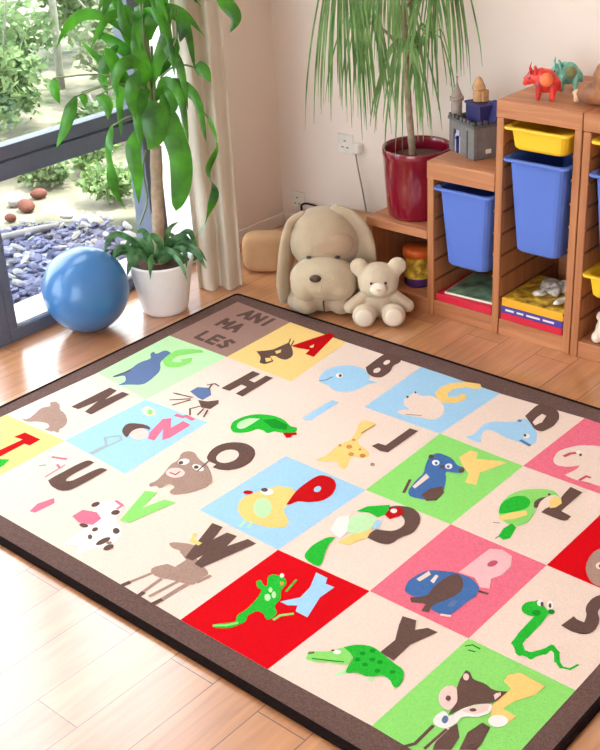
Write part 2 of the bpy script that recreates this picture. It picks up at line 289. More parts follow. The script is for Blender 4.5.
RUGTXT = """
cream 0 0 22 -8 323 -31 609 -41 946 -43 1271 -47 1573 -30 1870 -34 2160 -34 2160 -386 2160 -769 2160 -1129 2160 -1505 1867 -1499 1563 -1507 1267 -1509 956 -1505 625 -1505 326 -1505 22 -1505 22 -1132 39 -748 26 -384
mocha 1 0 22 -8 323 -31 331 -386 26 -384
yellow 1 0 323 -31 609 -41 646 -391 331 -386
sky 1 0 946 -43 1271 -47 1261 -378 963 -384
pink 1 0 1573 -30 1870 -34 1870 -386 1568 -388
mint 1 0 26 -384 331 -386 330 -780 39 -748
green 1 0 1261 -378 1568 -388 1568 -764 1273 -769
red 1 0 1870 -386 2160 -386 2160 -769 1871 -766
sky 1 0 330 -780 614 -765 632 -1137 322 -1122
sky 1 0 959 -768 1273 -769 1265 -1142 955 -1137
pink 1 0 1568 -764 1871 -766 1872 -1129 1572 -1131
yellow 1 0 22 -1132 322 -1122 326 -1505 22 -1505
red 1 0 1265 -1142 1572 -1131 1563 -1507 1267 -1509
green 1 0 1872 -1129 2160 -1129 2160 -1505 1867 -1499
brown 3 0 161 -965 163 -795 201 -796 216 -863 223 -790 256 -788 258 -958 226 -960 206 -885 194 -962
rose 2 0 89 -1118 102 -1113 106 -1109 107 -1103 107 -1095 103 -1083 100 -1074 97 -1064 93 -1056 87 -1043 85 -1035 86 -1027 88 -1021 95 -1012 97 -1007 96 -1003 93 -999 84 -995 80 -992 78 -988 79 -984 83 -978 87 -975 93 -973 99 -974 109 -977 116 -979 122 -983 128 -987 136 -994 142 -998 149 -1001 158 -1003 170 -1005 179 -1008 190 -1012 200 -1017 215 -1026 224 -1032 233 -1040 239 -1047 246 -1058 249 -1065 251 -1071 251 -1075 250 -1079 250 -1082 252 -1087 256 -1091 262 -1098 265 -1101 265 -1104 262 -1104 254 -1104 250 -1104 247 -1105 245 -1106 243 -1109 241 -1111 236 -1113 229 -1114 210 -1117 212 -1104 211 -1098 208 -1094 203 -1091 194 -1087 188 -1086 180 -1086 172 -1088 160 -1092 153 -1095 145 -1100 138 -1105 130 -1113 124 -1117 117 -1120 108 -1121
letter_red 3 0 197 -1339 200 -1284 205 -1200 168 -1207 174 -1167 253 -1165 255 -1210 232 -1213 234 -1309 231 -1364
leaf 3 0 230 -1391 212 -1350 238 -1322 274 -1300 288 -1334 287 -1385
brown 3 0 434 -975 428 -970 423 -965 418 -959 413 -951 410 -945 408 -940 407 -935 407 -929 408 -926 410 -922 413 -919 418 -915 422 -912 429 -909 435 -906 445 -902 452 -899 460 -898 466 -897 474 -898 479 -898 484 -900 488 -903 497 -911 481 -913 474 -915 469 -917 466 -920 461 -924 459 -928 456 -932 455 -937 454 -945 455 -951 457 -958 461 -967 472 -988 461 -987 456 -985 450 -983 444 -980
grey 2 9 450 -1123 454 -1059 414 -1031 444 -993 469 -1010 463 -1062 460 -1121
cream 2 0 491 -935 498 -944 501 -953 500 -961 494 -968 485 -972 475 -972 464 -969 454 -962 447 -954 444 -945 445 -936 451 -929 459 -926 470 -925 481 -929
slate 2 0 112 -732 111 -728 110 -719 111 -707 114 -685 114 -671 113 -655 111 -642 106 -625 104 -613 104 -600 105 -589 110 -574 111 -565 109 -556 104 -549 93 -542 87 -536 82 -530 80 -525 78 -518 79 -515 81 -514 86 -516 94 -520 98 -520 101 -517 103 -509 103 -495 105 -487 109 -481 115 -479 126 -480 133 -481 140 -484 144 -488 150 -496 154 -502 156 -511 157 -521 157 -536 159 -547 166 -559 175 -569 192 -583 202 -593 211 -605 217 -614 223 -629 227 -640 231 -654 235 -668 240 -689 241 -702 237 -714 229 -723 213 -733 204 -739 194 -747 187 -754 172 -770 173 -746 172 -735 167 -727 160 -720 148 -711 140 -707 133 -708 129 -712 124 -723 121 -728 118 -732 116 -733
brown 3 9 111 -733 122 -667
letter_green 3 0 157 -541 148 -514 145 -502 142 -492 141 -482 140 -469 140 -460 144 -450 150 -442 161 -430 169 -423 179 -416 188 -411 202 -405 211 -402 219 -401 225 -403 237 -410 217 -433 208 -443 201 -453 195 -461 187 -473 183 -481 180 -490 181 -500 185 -520 197 -527 203 -528 208 -526 214 -522 228 -509 208 -500 232 -463 249 -483 255 -493 257 -504 256 -516 252 -533 248 -544 241 -554 234 -560 220 -567 210 -569 199 -567 186 -561
slate 2 0 412 -649 411 -612 451 -591 491 -625 492 -667 465 -665
brown 2 0 479 -676 512 -664 537 -635 554 -654 557 -697 526 -707
brown 3 6 401 -733 451 -686
brown 3 6 434 -752 457 -693
brown 3 6 375 -691 451 -675
brown 3 6 516 -703 501 -735 532 -765
brown 3 6 538 -708 552 -750
brown 3 6 555 -706 578 -747
brown 3 6 428 -581 443 -559 467 -564
brown 3 6 452 -598 436 -564
pinkl 2 0 510 -931 519 -942 523 -955 521 -966 514 -975 502 -980 488 -980 473 -976 460 -968 451 -957 447 -944 449 -932 456 -923 468 -918 482 -918 497 -922
letter_pink 2 0 533 -953 508 -923 477 -837 496 -816 542 -862 542 -806 581 -810 586 -908 576 -931 527 -881 558 -948
letter_pink 2 16 494 -792 522 -788 526 -777 561 -780
cream 2 0 371 -836 371 -808 411 -811 440 -831 426 -852 399 -851
letter_green 3 0 415 -825 419 -830 421 -835 422 -839 420 -842 417 -843 412 -842 406 -839 401 -835 396 -830 394 -825 393 -821 395 -818 398 -817 404 -818 409 -821
brown 3 0 484 -570 485 -412 522 -413 521 -471 549 -472 547 -411 579 -409 585 -570 552 -569 550 -511 522 -509 521 -567
brown 2 0 388 -290 413 -265 422 -253 428 -243 430 -234 431 -222 432 -213 433 -203 434 -192 437 -167 465 -186 477 -195 487 -204 497 -213 510 -227 517 -237 522 -247 524 -255 524 -267 523 -273 520 -278 516 -281 508 -283 502 -283 495 -283 488 -282 478 -279 472 -278 467 -279 463 -282 456 -291 494 -313 489 -335 486 -343 482 -348 475 -350 459 -350 444 -328 436 -319 428 -312 416 -305
yellow 3 0 451 -312 467 -300 484 -313 476 -333
yellow 3 0 444 -250 453 -226 467 -246 462 -264
brown 2 5 443 -175 421 -140
brown 2 5 461 -181 442 -145
letter_red 3 0 463 -184 475 -135 509 -17 538 -23 589 -204 549 -203 540 -170 495 -182
yellow 4 0 521 -148 524 -125 538 -146 532 -155
sky 2 0 846 -560 846 -410 876 -410 878 -553 865 -567
leaf 2 0 707 -751 701 -746 695 -740 690 -733 683 -722 680 -714 678 -704 678 -695 680 -681 682 -671 686 -661 690 -653 697 -641 703 -634 712 -626 721 -620 736 -612 748 -608 760 -604 772 -603 790 -603 801 -604 813 -607 822 -611 835 -617 843 -620 851 -622 857 -621 865 -619 870 -618 875 -620 879 -624 884 -631 886 -637 886 -642 885 -647 881 -654 878 -659 873 -663 867 -666 859 -669 853 -671 847 -673 842 -675 835 -677 831 -679 828 -682 826 -687 824 -694 822 -698 817 -700 812 -700 803 -697 797 -696 791 -695 787 -696 781 -697 777 -699 774 -703 773 -708 771 -717 769 -723 766 -730 763 -735 757 -741 753 -746 748 -750 743 -753 735 -758 730 -759 723 -759 717 -756
mint 3 0 714 -730 710 -727 706 -722 703 -717 699 -707 698 -700 698 -692 699 -685 703 -674 706 -667 711 -661 719 -655 737 -646 738 -669 739 -680 739 -689 739 -698 739 -711 738 -718 737 -724 734 -728 731 -731 728 -733 724 -733 720 -732
leafd 3 0 749 -647 777 -617 837 -623 855 -649 810 -666
letter_red 3 0 858 -670 891 -642 903 -652 891 -662 899 -675 888 -686
brown 3 18 117 -104 135 -41 160 -108
brown 3 18 124 -79 150 -81
brown 3 18 176 -108 173 -43 219 -111 216 -46
brown 3 18 255 -113 253 -48
brown 3 18 106 -214 103 -150 127 -190 146 -153 149 -217
brown 3 18 165 -217 184 -155 207 -219
brown 3 18 172 -192 198 -194
brown 3 18 119 -276 122 -337 159 -339
brown 3 18 214 -280 176 -278 179 -339 216 -340
brown 3 18 178 -308 211 -310
brown 3 18 270 -288 246 -280 238 -295 267 -323 260 -341 235 -334
sky 2 0 718 -326 714 -321 709 -312 704 -302 698 -286 694 -274 692 -261 692 -250 695 -233 698 -222 703 -212 709 -203 719 -192 728 -185 738 -179 749 -175 765 -171 776 -170 790 -172 802 -176 819 -186 830 -192 839 -200 846 -208 858 -227 893 -224 881 -241 876 -250 874 -258 873 -267 873 -280 872 -289 870 -300 867 -310 861 -324 856 -333 849 -340 842 -346 829 -351 820 -353 809 -353 799 -351 783 -345 773 -341 762 -339 754 -338 742 -337 735 -337 728 -334 724 -332
white 3 0 765 -253 769 -259 770 -265 770 -271 767 -274 762 -276 756 -275 750 -272 745 -267 741 -261 740 -255 740 -249 743 -246 748 -244 754 -245 760 -248
brown 4 0 763 -257 765 -260 766 -264 766 -267 765 -269 763 -269 760 -268 757 -266 754 -263 752 -259 750 -256 750 -253 751 -251 753 -251 756 -252 760 -254
slate 3 5 725 -332 739 -312 742 -283
brown 3 0 791 -160 783 -82 781 -53 783 -35 788 -26 797 -22 804 -20 813 -20 823 -22 849 -28 860 -47 864 -55 865 -63 865 -70 862 -81 862 -88 864 -97 867 -106 873 -118 877 -127 880 -138 882 -150 883 -167 883 -177 881 -185 877 -191 869 -197 863 -199 856 -200 849 -199 838 -196 830 -193 822 -188 812 -180
cream 4 0 830 -70 834 -75 837 -81 839 -89 839 -96 837 -102 834 -105 830 -105 826 -103 822 -98 819 -92 817 -84 817 -77 819 -71 822 -68 826 -67
cream 4 0 840 -137 844 -143 848 -150 850 -158 850 -165 848 -171 844 -174 840 -175 835 -172 831 -167 827 -160 825 -152 825 -144 827 -139 831 -135 835 -135
cream 2 0 1043 -275 1039 -268 1036 -260 1036 -253 1037 -244 1037 -237 1037 -229 1037 -222 1036 -212 1037 -208 1041 -206 1047 -207 1057 -212 1065 -213 1072 -212 1079 -208 1088 -199 1095 -195 1103 -193 1111 -194 1123 -197 1132 -200 1142 -206 1151 -212 1164 -222 1172 -230 1181 -240 1188 -250 1196 -267 1200 -278 1202 -289 1201 -299 1198 -312 1194 -319 1188 -325 1180 -328 1166 -331 1157 -333 1146 -336 1136 -339 1123 -344 1114 -347 1104 -349 1096 -351 1084 -353 1078 -353 1073 -350 1071 -346 1069 -338 1070 -333 1073 -328 1079 -323 1096 -313 1074 -304 1065 -299 1057 -293 1051 -286
rose 3 5 1104 -344 1147 -321
brown 3 0 1041 -244 1042 -247 1043 -250 1043 -252 1042 -254 1041 -254 1039 -253 1036 -252 1034 -249 1032 -246 1031 -244 1031 -241 1032 -240 1034 -239 1036 -240 1038 -242
brown 3 0 1043 -204 1044 -206 1045 -209 1045 -210 1044 -212 1043 -212 1041 -211 1039 -210 1038 -208 1036 -206 1035 -203 1035 -201 1036 -200 1037 -200 1039 -201 1041 -202
yelloww 3 0 1095 -171 1087 -125 1100 -80 1134 -46 1181 -31 1202 -51 1184 -72 1154 -76 1130 -111 1130 -146 1146 -168 1172 -149 1166 -128 1189 -120 1202 -153 1190 -187 1158 -210 1124 -201
yelloww 2 0 1024 -493 1020 -486 1018 -478 1016 -471 1016 -463 1017 -457 1020 -453 1026 -451 1035 -449 1042 -448 1048 -447 1054 -447 1061 -448 1065 -452 1067 -458 1069 -468 1069 -484 1069 -495 1069 -506 1069 -515 1069 -527 1070 -535 1072 -545 1074 -553 1079 -564 1084 -571 1093 -578 1103 -582 1121 -586 1131 -590 1142 -595 1150 -600 1159 -607 1163 -613 1165 -619 1164 -625 1160 -633 1156 -638 1150 -642 1143 -643 1131 -644 1126 -647 1127 -657 1132 -670 1145 -694 1151 -707 1153 -716 1150 -720 1142 -721 1136 -720 1129 -717 1123 -712 1114 -703 1108 -700 1102 -699 1098 -702 1092 -710 1087 -715 1079 -720 1070 -724 1047 -732 1054 -705 1056 -692 1056 -679 1055 -666 1051 -645 1049 -632 1049 -618 1051 -607 1056 -591 1058 -580 1057 -567 1053 -554 1046 -536 1041 -524 1035 -512 1030 -504
ochre 3 0 1090 -604 1092 -608 1093 -613 1092 -617 1090 -619 1087 -621 1082 -621 1078 -619 1075 -615 1072 -611 1071 -607 1072 -603 1074 -600 1078 -599 1082 -599 1086 -601
ochre 3 0 1122 -636 1124 -639 1125 -643 1124 -647 1122 -649 1119 -651 1115 -650 1111 -649 1108 -646 1106 -642 1105 -638 1106 -634 1108 -632 1111 -631 1115 -631 1119 -633
ochre 3 0 1156 -621 1158 -626 1159 -630 1158 -634 1156 -636 1152 -638 1148 -637 1144 -636 1141 -632 1138 -628 1138 -624 1138 -620 1141 -617 1144 -616 1148 -616 1152 -618
ochre 3 0 1059 -618 1060 -620 1061 -623 1060 -625 1059 -627 1057 -627 1054 -627 1052 -626 1050 -624 1048 -622 1048 -619 1048 -617 1050 -615 1052 -614 1054 -615 1056 -616
ochre 3 0 1072 -566 1074 -569 1074 -572 1074 -574 1072 -576 1070 -576 1068 -576 1065 -575 1063 -573 1062 -570 1061 -568 1062 -566 1063 -564 1065 -563 1068 -563 1070 -564
ochre 3 0 1123 -600 1124 -602 1124 -604 1124 -606 1123 -608 1121 -608 1119 -608 1117 -607 1115 -606 1114 -603 1114 -601 1114 -599 1115 -598 1117 -597 1119 -597 1121 -598
rose 3 0 1209 -644 1211 -648 1212 -651 1211 -654 1210 -656 1207 -657 1204 -657 1201 -655 1198 -652 1196 -649 1195 -646 1196 -643 1198 -640 1200 -640 1203 -640 1206 -642
rose 3 6 1061 -522 1064 -457
brown 3 0 1135 -565 1141 -540 1168 -537 1166 -408 1197 -406 1199 -566 1174 -573
brown 3 0 1416 -129 1411 -72 1410 -51 1414 -38 1420 -31 1432 -27 1440 -26 1450 -26 1459 -29 1472 -34 1480 -39 1488 -46 1495 -54 1503 -66 1508 -76 1513 -87 1515 -98 1518 -114 1520 -126 1520 -138 1518 -150 1515 -166 1512 -175 1508 -181 1503 -184 1495 -185 1489 -184 1482 -181 1474 -176 1463 -166 1455 -159 1446 -152 1437 -145
cream 4 0 1456 -150 1451 -115 1452 -86 1470 -89 1480 -133 1472 -162
sky 2 0 1336 -344 1345 -332 1348 -324 1348 -312 1346 -298 1342 -274 1341 -259 1341 -245 1344 -235 1350 -225 1356 -218 1365 -210 1374 -204 1389 -196 1398 -189 1406 -180 1411 -170 1416 -154 1420 -147 1428 -144 1436 -146 1450 -155 1459 -161 1469 -169 1479 -177 1491 -189 1499 -197 1507 -208 1513 -218 1521 -233 1525 -243 1527 -252 1527 -260 1525 -270 1522 -276 1518 -280 1513 -281 1504 -280 1498 -279 1490 -279 1484 -279 1474 -279 1467 -279 1460 -279 1454 -279 1446 -280 1439 -279 1428 -277 1418 -274 1400 -269 1390 -267 1380 -267 1374 -269 1368 -273 1366 -277 1364 -284 1365 -292 1368 -305 1370 -313 1374 -322 1380 -330 1394 -348 1386 -352 1381 -354 1376 -354 1370 -354 1361 -353 1355 -352 1350 -351 1345 -349
brown 4 0 1483 -231 1485 -234 1486 -237 1485 -239 1484 -241 1483 -241 1480 -241 1478 -239 1476 -236 1474 -233 1474 -230 1474 -227 1475 -225 1477 -225 1479 -226 1481 -228
white 3 0 1494 -227 1496 -232 1496 -237 1495 -241 1492 -245 1488 -246 1484 -246 1480 -243 1476 -239 1474 -235 1474 -229 1475 -225 1478 -221 1482 -220 1486 -220 1490 -223
slate 3 12 1486 -266 1522 -276
slate 3 0 1423 -161 1425 -164 1425 -167 1424 -170 1422 -172 1419 -173 1417 -173 1414 -171 1412 -169 1411 -166 1411 -163 1412 -160 1413 -158 1416 -157 1419 -157 1421 -158
cream 2 0 1629 -315 1624 -309 1619 -300 1616 -290 1612 -274 1610 -263 1611 -251 1613 -241 1618 -227 1623 -218 1628 -209 1633 -201 1640 -191 1647 -184 1655 -177 1664 -171 1678 -162 1690 -157 1704 -151 1718 -146 1740 -138 1756 -138 1775 -143 1793 -153 1818 -172 1835 -188 1855 -207 1872 -226 1896 -255 1909 -274 1917 -294 1919 -310 1916 -333 1911 -344 1901 -351 1889 -352 1868 -348 1854 -347 1840 -346 1829 -347 1816 -349 1806 -351 1795 -352 1785 -353 1770 -353 1761 -354 1752 -356 1745 -358 1737 -361 1731 -363 1723 -363 1714 -363 1691 -359 1698 -331 1701 -320 1702 -311 1702 -303 1700 -287 1685 -305 1678 -312 1671 -317 1665 -320 1655 -324 1649 -325 1642 -324 1636 -321
brown 4 0 1676 -231 1677 -235 1678 -238 1678 -240 1677 -242 1675 -242 1673 -241 1671 -239 1669 -237 1668 -234 1667 -231 1667 -228 1668 -227 1670 -226 1672 -227 1674 -229
white 3 0 1668 -220 1670 -224 1670 -228 1669 -232 1668 -234 1665 -235 1662 -234 1659 -232 1656 -229 1654 -224 1654 -220 1654 -216 1656 -214 1659 -213 1662 -214 1665 -216
pinkd 3 12 1638 -268 1644 -246 1654 -234
pinkd 3 9 1739 -357 1744 -328 1756 -328
yelloww 3 0 1389 -462 1393 -408 1419 -403 1435 -437 1499 -406 1521 -402 1494 -480 1486 -494 1516 -559 1481 -565 1464 -520 1432 -500
blue 4 0 1320 -525 1317 -516 1315 -505 1316 -497 1320 -486 1324 -480 1332 -476 1342 -476 1359 -477 1370 -479 1381 -483 1390 -488 1401 -496 1409 -500 1416 -502 1421 -502 1428 -500 1432 -500 1437 -503 1440 -507 1445 -516 1446 -521 1445 -526 1442 -530 1436 -535 1431 -538 1425 -541 1419 -544 1410 -547 1406 -550 1406 -556 1410 -563 1420 -574 1427 -584 1435 -598 1443 -612 1454 -634 1460 -648 1464 -662 1465 -673 1464 -687 1462 -695 1458 -701 1453 -705 1444 -708 1438 -710 1430 -713 1422 -715 1411 -719 1403 -720 1396 -719 1390 -716 1383 -710 1378 -703 1373 -693 1370 -681 1365 -661 1362 -648 1360 -635 1359 -625 1358 -613 1357 -604 1353 -593 1349 -584 1341 -571 1336 -561 1331 -550 1326 -540
brown 5 0 1418 -695 1419 -653 1440 -621 1463 -645 1469 -692 1448 -712
cream 5 0 1372 -675 1363 -594 1383 -605 1384 -679
white 5 0 1360 -522 1363 -527 1364 -533 1363 -538 1360 -541 1356 -543 1351 -542 1346 -539 1342 -535 1339 -530 1338 -524 1339 -519 1342 -516 1346 -514 1351 -515 1356 -517
white 5 0 1402 -515 1405 -520 1406 -526 1405 -531 1402 -534 1398 -536 1393 -535 1389 -533 1385 -528 1382 -523 1381 -517 1382 -512 1385 -509 1389 -507 1394 -508 1398 -511
blue 6 0 1358 -527 1359 -530 1360 -533 1360 -535 1359 -537 1357 -537 1355 -537 1353 -535 1350 -533 1349 -530 1348 -527 1348 -525 1349 -523 1351 -522 1353 -523 1355 -525
blue 6 0 1398 -522 1399 -525 1400 -528 1400 -530 1399 -532 1397 -532 1395 -531 1392 -530 1390 -527 1389 -525 1388 -522 1388 -519 1389 -518 1391 -517 1393 -518 1395 -520
brown 5 0 1327 -504 1329 -508 1330 -513 1330 -516 1328 -519 1325 -520 1321 -520 1317 -517 1314 -514 1311 -509 1310 -505 1311 -501 1313 -498 1316 -497 1320 -498 1324 -500
brown 5 0 1442 -513 1445 -517 1445 -522 1445 -526 1443 -528 1440 -529 1436 -529 1433 -526 1429 -523 1427 -518 1426 -514 1427 -510 1429 -508 1432 -507 1435 -507 1439 -509
brown 6 0 1384 -532 1386 -535 1387 -539 1386 -542 1385 -544 1382 -545 1379 -544 1376 -543 1374 -540 1372 -536 1371 -533 1372 -530 1373 -528 1376 -527 1379 -527 1382 -529
brown 3 9 1345 -650 1370 -714
letter_green 3 0 1642 -637 1639 -632 1636 -626 1632 -618 1627 -606 1624 -597 1622 -586 1620 -575 1619 -558 1619 -546 1622 -533 1625 -522 1632 -507 1638 -497 1647 -486 1656 -478 1670 -467 1679 -461 1688 -456 1695 -454 1703 -452 1709 -452 1717 -455 1727 -461 1750 -478 1732 -500 1724 -509 1718 -516 1714 -522 1709 -530 1707 -537 1707 -546 1710 -555 1717 -569 1721 -579 1725 -591 1727 -601 1730 -616 1731 -626 1730 -636 1728 -644 1723 -656 1718 -662 1712 -666 1705 -668 1693 -669 1685 -668 1677 -665 1670 -661 1660 -654 1654 -650 1649 -645 1645 -642
leaf 4 0 1642 -635 1639 -631 1635 -624 1632 -616 1627 -602 1625 -593 1624 -582 1625 -571 1628 -557 1632 -548 1636 -540 1641 -534 1650 -528 1656 -525 1663 -525 1669 -527 1678 -532 1683 -537 1687 -544 1690 -551 1693 -563 1693 -571 1691 -580 1687 -589 1680 -601 1675 -609 1669 -617 1664 -624 1657 -633 1653 -637 1649 -639 1646 -639
yelloww 4 0 1652 -653 1672 -616 1698 -584 1712 -600 1693 -639 1666 -667
leaf 4 0 1694 -694 1700 -661 1720 -670 1733 -721 1722 -740 1703 -734
rose 3 4 1657 -686 1672 -679
rose 3 4 1702 -746 1704 -729
cream 4 0 1706 -534 1702 -495 1722 -468 1741 -472 1741 -529 1722 -549
yelloww 5 0 1727 -508 1723 -475 1746 -475 1759 -494 1756 -521 1745 -535
brown 5 0 1707 -558 1698 -542 1695 -535 1694 -528 1694 -523 1695 -515 1696 -510 1698 -505 1700 -501 1703 -497 1705 -493 1707 -490 1708 -487 1710 -480 1708 -495 1707 -501 1707 -507 1707 -511 1707 -517 1707 -522 1708 -528 1710 -536 1716 -554
brown 6 0 1712 -474 1713 -476 1713 -478 1713 -480 1711 -482 1710 -482 1708 -482 1706 -481 1705 -479 1704 -477 1703 -475 1704 -472 1705 -471 1707 -470 1709 -471 1710 -472
brown 3 0 1748 -483 1744 -474 1741 -462 1739 -446 1736 -405 1777 -410 1776 -528 1811 -534 1812 -555 1808 -563 1799 -567 1782 -568 1735 -566 1736 -545 1738 -536 1740 -528 1745 -520 1757 -501
rose 3 0 1955 -711 1952 -704 1948 -695 1946 -685 1942 -671 1941 -661 1940 -651 1940 -642 1942 -630 1944 -623 1948 -616 1953 -611 1961 -605 1967 -603 1975 -605 1983 -610 1996 -621 2005 -631 2014 -644 2021 -658 2031 -680 2037 -695 2040 -710 2042 -722 2042 -738 2040 -748 2037 -755 2032 -760 2024 -763 2018 -765 2011 -765 2005 -763 1997 -760 1992 -757 1986 -752 1981 -747 1974 -740 1969 -734 1964 -727 1960 -721
cream 4 0 1991 -680 1993 -686 1993 -692 1992 -697 1989 -700 1985 -702 1981 -701 1977 -698 1973 -694 1971 -688 1970 -682 1972 -677 1975 -673 1979 -672 1983 -672 1987 -675
cream 4 0 2013 -663 2015 -669 2016 -675 2014 -680 2011 -684 2008 -685 2003 -684 1999 -681 1995 -677 1993 -671 1993 -665 1994 -660 1997 -656 2001 -655 2005 -655 2010 -658
brown 5 0 1987 -685 1988 -688 1989 -691 1988 -693 1987 -695 1986 -695 1984 -695 1982 -693 1980 -691 1979 -688 1978 -685 1979 -683 1980 -681 1982 -680 1984 -681 1986 -683
brown 5 0 2008 -669 2009 -672 2009 -675 2009 -677 2008 -679 2006 -679 2004 -679 2002 -677 2001 -675 1999 -672 1999 -669 1999 -667 2001 -665 2002 -665 2004 -665 2006 -667
brown 3 0 774 -926 769 -922 765 -917 761 -910 755 -900 752 -893 749 -884 747 -877 746 -867 745 -859 745 -852 747 -845 749 -835 752 -829 756 -822 761 -816 768 -808 774 -803 782 -798 789 -794 801 -790 809 -788 818 -788 826 -789 838 -791 846 -794 855 -798 861 -803 870 -811 876 -817 881 -825 886 -833 891 -845 894 -853 896 -862 897 -871 897 -883 896 -892 894 -901 891 -909 885 -920 880 -926 875 -933 869 -937 861 -942 855 -945 848 -948 841 -949 823 -951 820 -932 801 -933 793 -932 786 -931 781 -929
cream 4 0 833 -845 842 -856 848 -871 849 -886 844 -901 836 -912 824 -917 811 -917 799 -911 789 -900 783 -885 782 -870 786 -855 795 -844 807 -838 820 -838
rose 4 0 740 -1135 737 -1132 736 -1128 736 -1123 739 -1116 739 -1110 739 -1102 737 -1094 733 -1080 730 -1071 726 -1060 721 -1050 715 -1036 711 -1026 708 -1016 707 -1007 708 -996 707 -988 704 -979 700 -972 692 -961 688 -954 687 -948 687 -942 691 -935 694 -931 698 -928 703 -926 711 -924 717 -925 724 -927 731 -930 740 -936 748 -939 757 -943 766 -945 780 -948 790 -950 800 -954 809 -957 821 -964 829 -969 840 -975 849 -982 864 -993 872 -1001 879 -1010 882 -1018 885 -1029 885 -1038 884 -1048 881 -1058 875 -1073 870 -1084 864 -1095 857 -1104 848 -1118 842 -1124 835 -1128 829 -1129 821 -1126 817 -1123 814 -1119 813 -1114 813 -1106 812 -1101 807 -1097 802 -1095 791 -1094 785 -1095 781 -1099 780 -1105 780 -1117 780 -1123 777 -1127 773 -1128 766 -1126 762 -1126 759 -1128 756 -1131 754 -1137 752 -1139 749 -1140 745 -1139
white 5 0 739 -967 744 -972 746 -979 746 -987 743 -993 738 -998 731 -1001 725 -1000 718 -997 714 -992 712 -985 712 -978 715 -971 720 -966 726 -964 733 -964
white 5 0 812 -978 814 -983 812 -988 806 -991 799 -993 789 -993 780 -991 772 -987 767 -982 765 -977 767 -972 772 -969 780 -967 790 -967 799 -969 807 -973
brown 6 0 732 -987 735 -990 736 -993 735 -996 734 -998 731 -1000 727 -1000 723 -998 720 -996 718 -993 717 -990 717 -987 719 -984 722 -983 725 -983 729 -984
brown 6 0 789 -977 792 -980 793 -983 792 -986 790 -988 787 -990 784 -990 780 -988 777 -986 775 -983 774 -980 774 -977 776 -974 779 -973 782 -973 786 -974
pinkl 5 0 778 -1024 784 -1033 786 -1043 782 -1053 775 -1061 765 -1066 753 -1067 741 -1065 731 -1059 725 -1050 723 -1040 726 -1030 734 -1022 744 -1016 756 -1015 768 -1018
letter_red 6 5 741 -1051 763 -1049 761 -1029
brown 6 5 802 -994 788 -933
letter_green 3 0 810 -1313 753 -1164 790 -1148 815 -1230 833 -1162 873 -1151 842 -1304
brown 3 0 1088 -1321 1032 -1161 1070 -1157 1090 -1216 1098 -1169 1132 -1164 1143 -1215 1166 -1156 1199 -1158 1157 -1327 1129 -1326 1120 -1285 1114 -1318
letter_red 3 0 1138 -966 1128 -938 1124 -926 1120 -914 1117 -904 1113 -889 1111 -877 1110 -861 1109 -844 1109 -817 1111 -801 1116 -789 1124 -783 1138 -780 1147 -779 1157 -781 1166 -784 1177 -792 1185 -798 1192 -807 1198 -816 1205 -832 1209 -842 1211 -853 1212 -863 1211 -876 1209 -885 1205 -894 1200 -901 1190 -911 1184 -917 1177 -922 1170 -925 1162 -929 1156 -932 1153 -937 1151 -943 1149 -951 1148 -957 1146 -961 1144 -963
sky 4 0 1161 -839 1165 -843 1168 -848 1170 -854 1170 -859 1168 -863 1164 -866 1160 -866 1156 -864 1152 -860 1148 -854 1147 -849 1147 -843 1149 -839 1152 -837 1156 -837
yelloww 2 0 1050 -1073 1041 -1066 1033 -1057 1027 -1049 1020 -1036 1017 -1028 1015 -1018 1014 -1010 1016 -998 1018 -990 1021 -981 1025 -972 1030 -960 1034 -952 1038 -942 1040 -934 1044 -922 1048 -915 1055 -908 1064 -903 1079 -897 1088 -894 1097 -893 1103 -894 1111 -898 1116 -902 1122 -911 1127 -921 1134 -939 1138 -951 1141 -962 1143 -970 1145 -981 1149 -989 1158 -997 1168 -1005 1186 -1015 1196 -1022 1204 -1030 1208 -1036 1209 -1044 1209 -1050 1206 -1056 1202 -1061 1194 -1068 1188 -1073 1181 -1077 1175 -1080 1166 -1083 1159 -1085 1151 -1088 1143 -1089 1130 -1092 1121 -1093 1112 -1094 1103 -1094 1092 -1093 1083 -1091 1073 -1087 1064 -1082
mint 3 0 1116 -1005 1127 -1020 1134 -1035 1134 -1048 1129 -1057 1119 -1060 1105 -1057 1089 -1049 1074 -1036 1062 -1020 1055 -1005 1054 -991 1060 -982 1071 -979 1085 -982 1101 -991
white 3 0 1063 -939 1067 -944 1067 -951 1065 -957 1060 -963 1053 -966 1045 -967 1038 -966 1033 -962 1029 -956 1029 -949 1031 -943 1036 -937 1043 -934 1051 -933 1058 -935
brown 4 0 1044 -941 1046 -945 1047 -949 1046 -953 1043 -956 1039 -957 1035 -958 1031 -956 1027 -954 1025 -950 1025 -947 1026 -943 1028 -940 1032 -938 1036 -938 1041 -939
letter_red 3 0 1018 -978 1020 -981 1019 -986 1017 -990 1013 -994 1008 -997 1003 -998 998 -998 994 -995 992 -992 992 -987 994 -983 998 -979 1004 -976 1009 -975 1014 -975
mint 2 7 1106 -1125 1100 -1099
mint 2 7 1128 -1113 1117 -1091
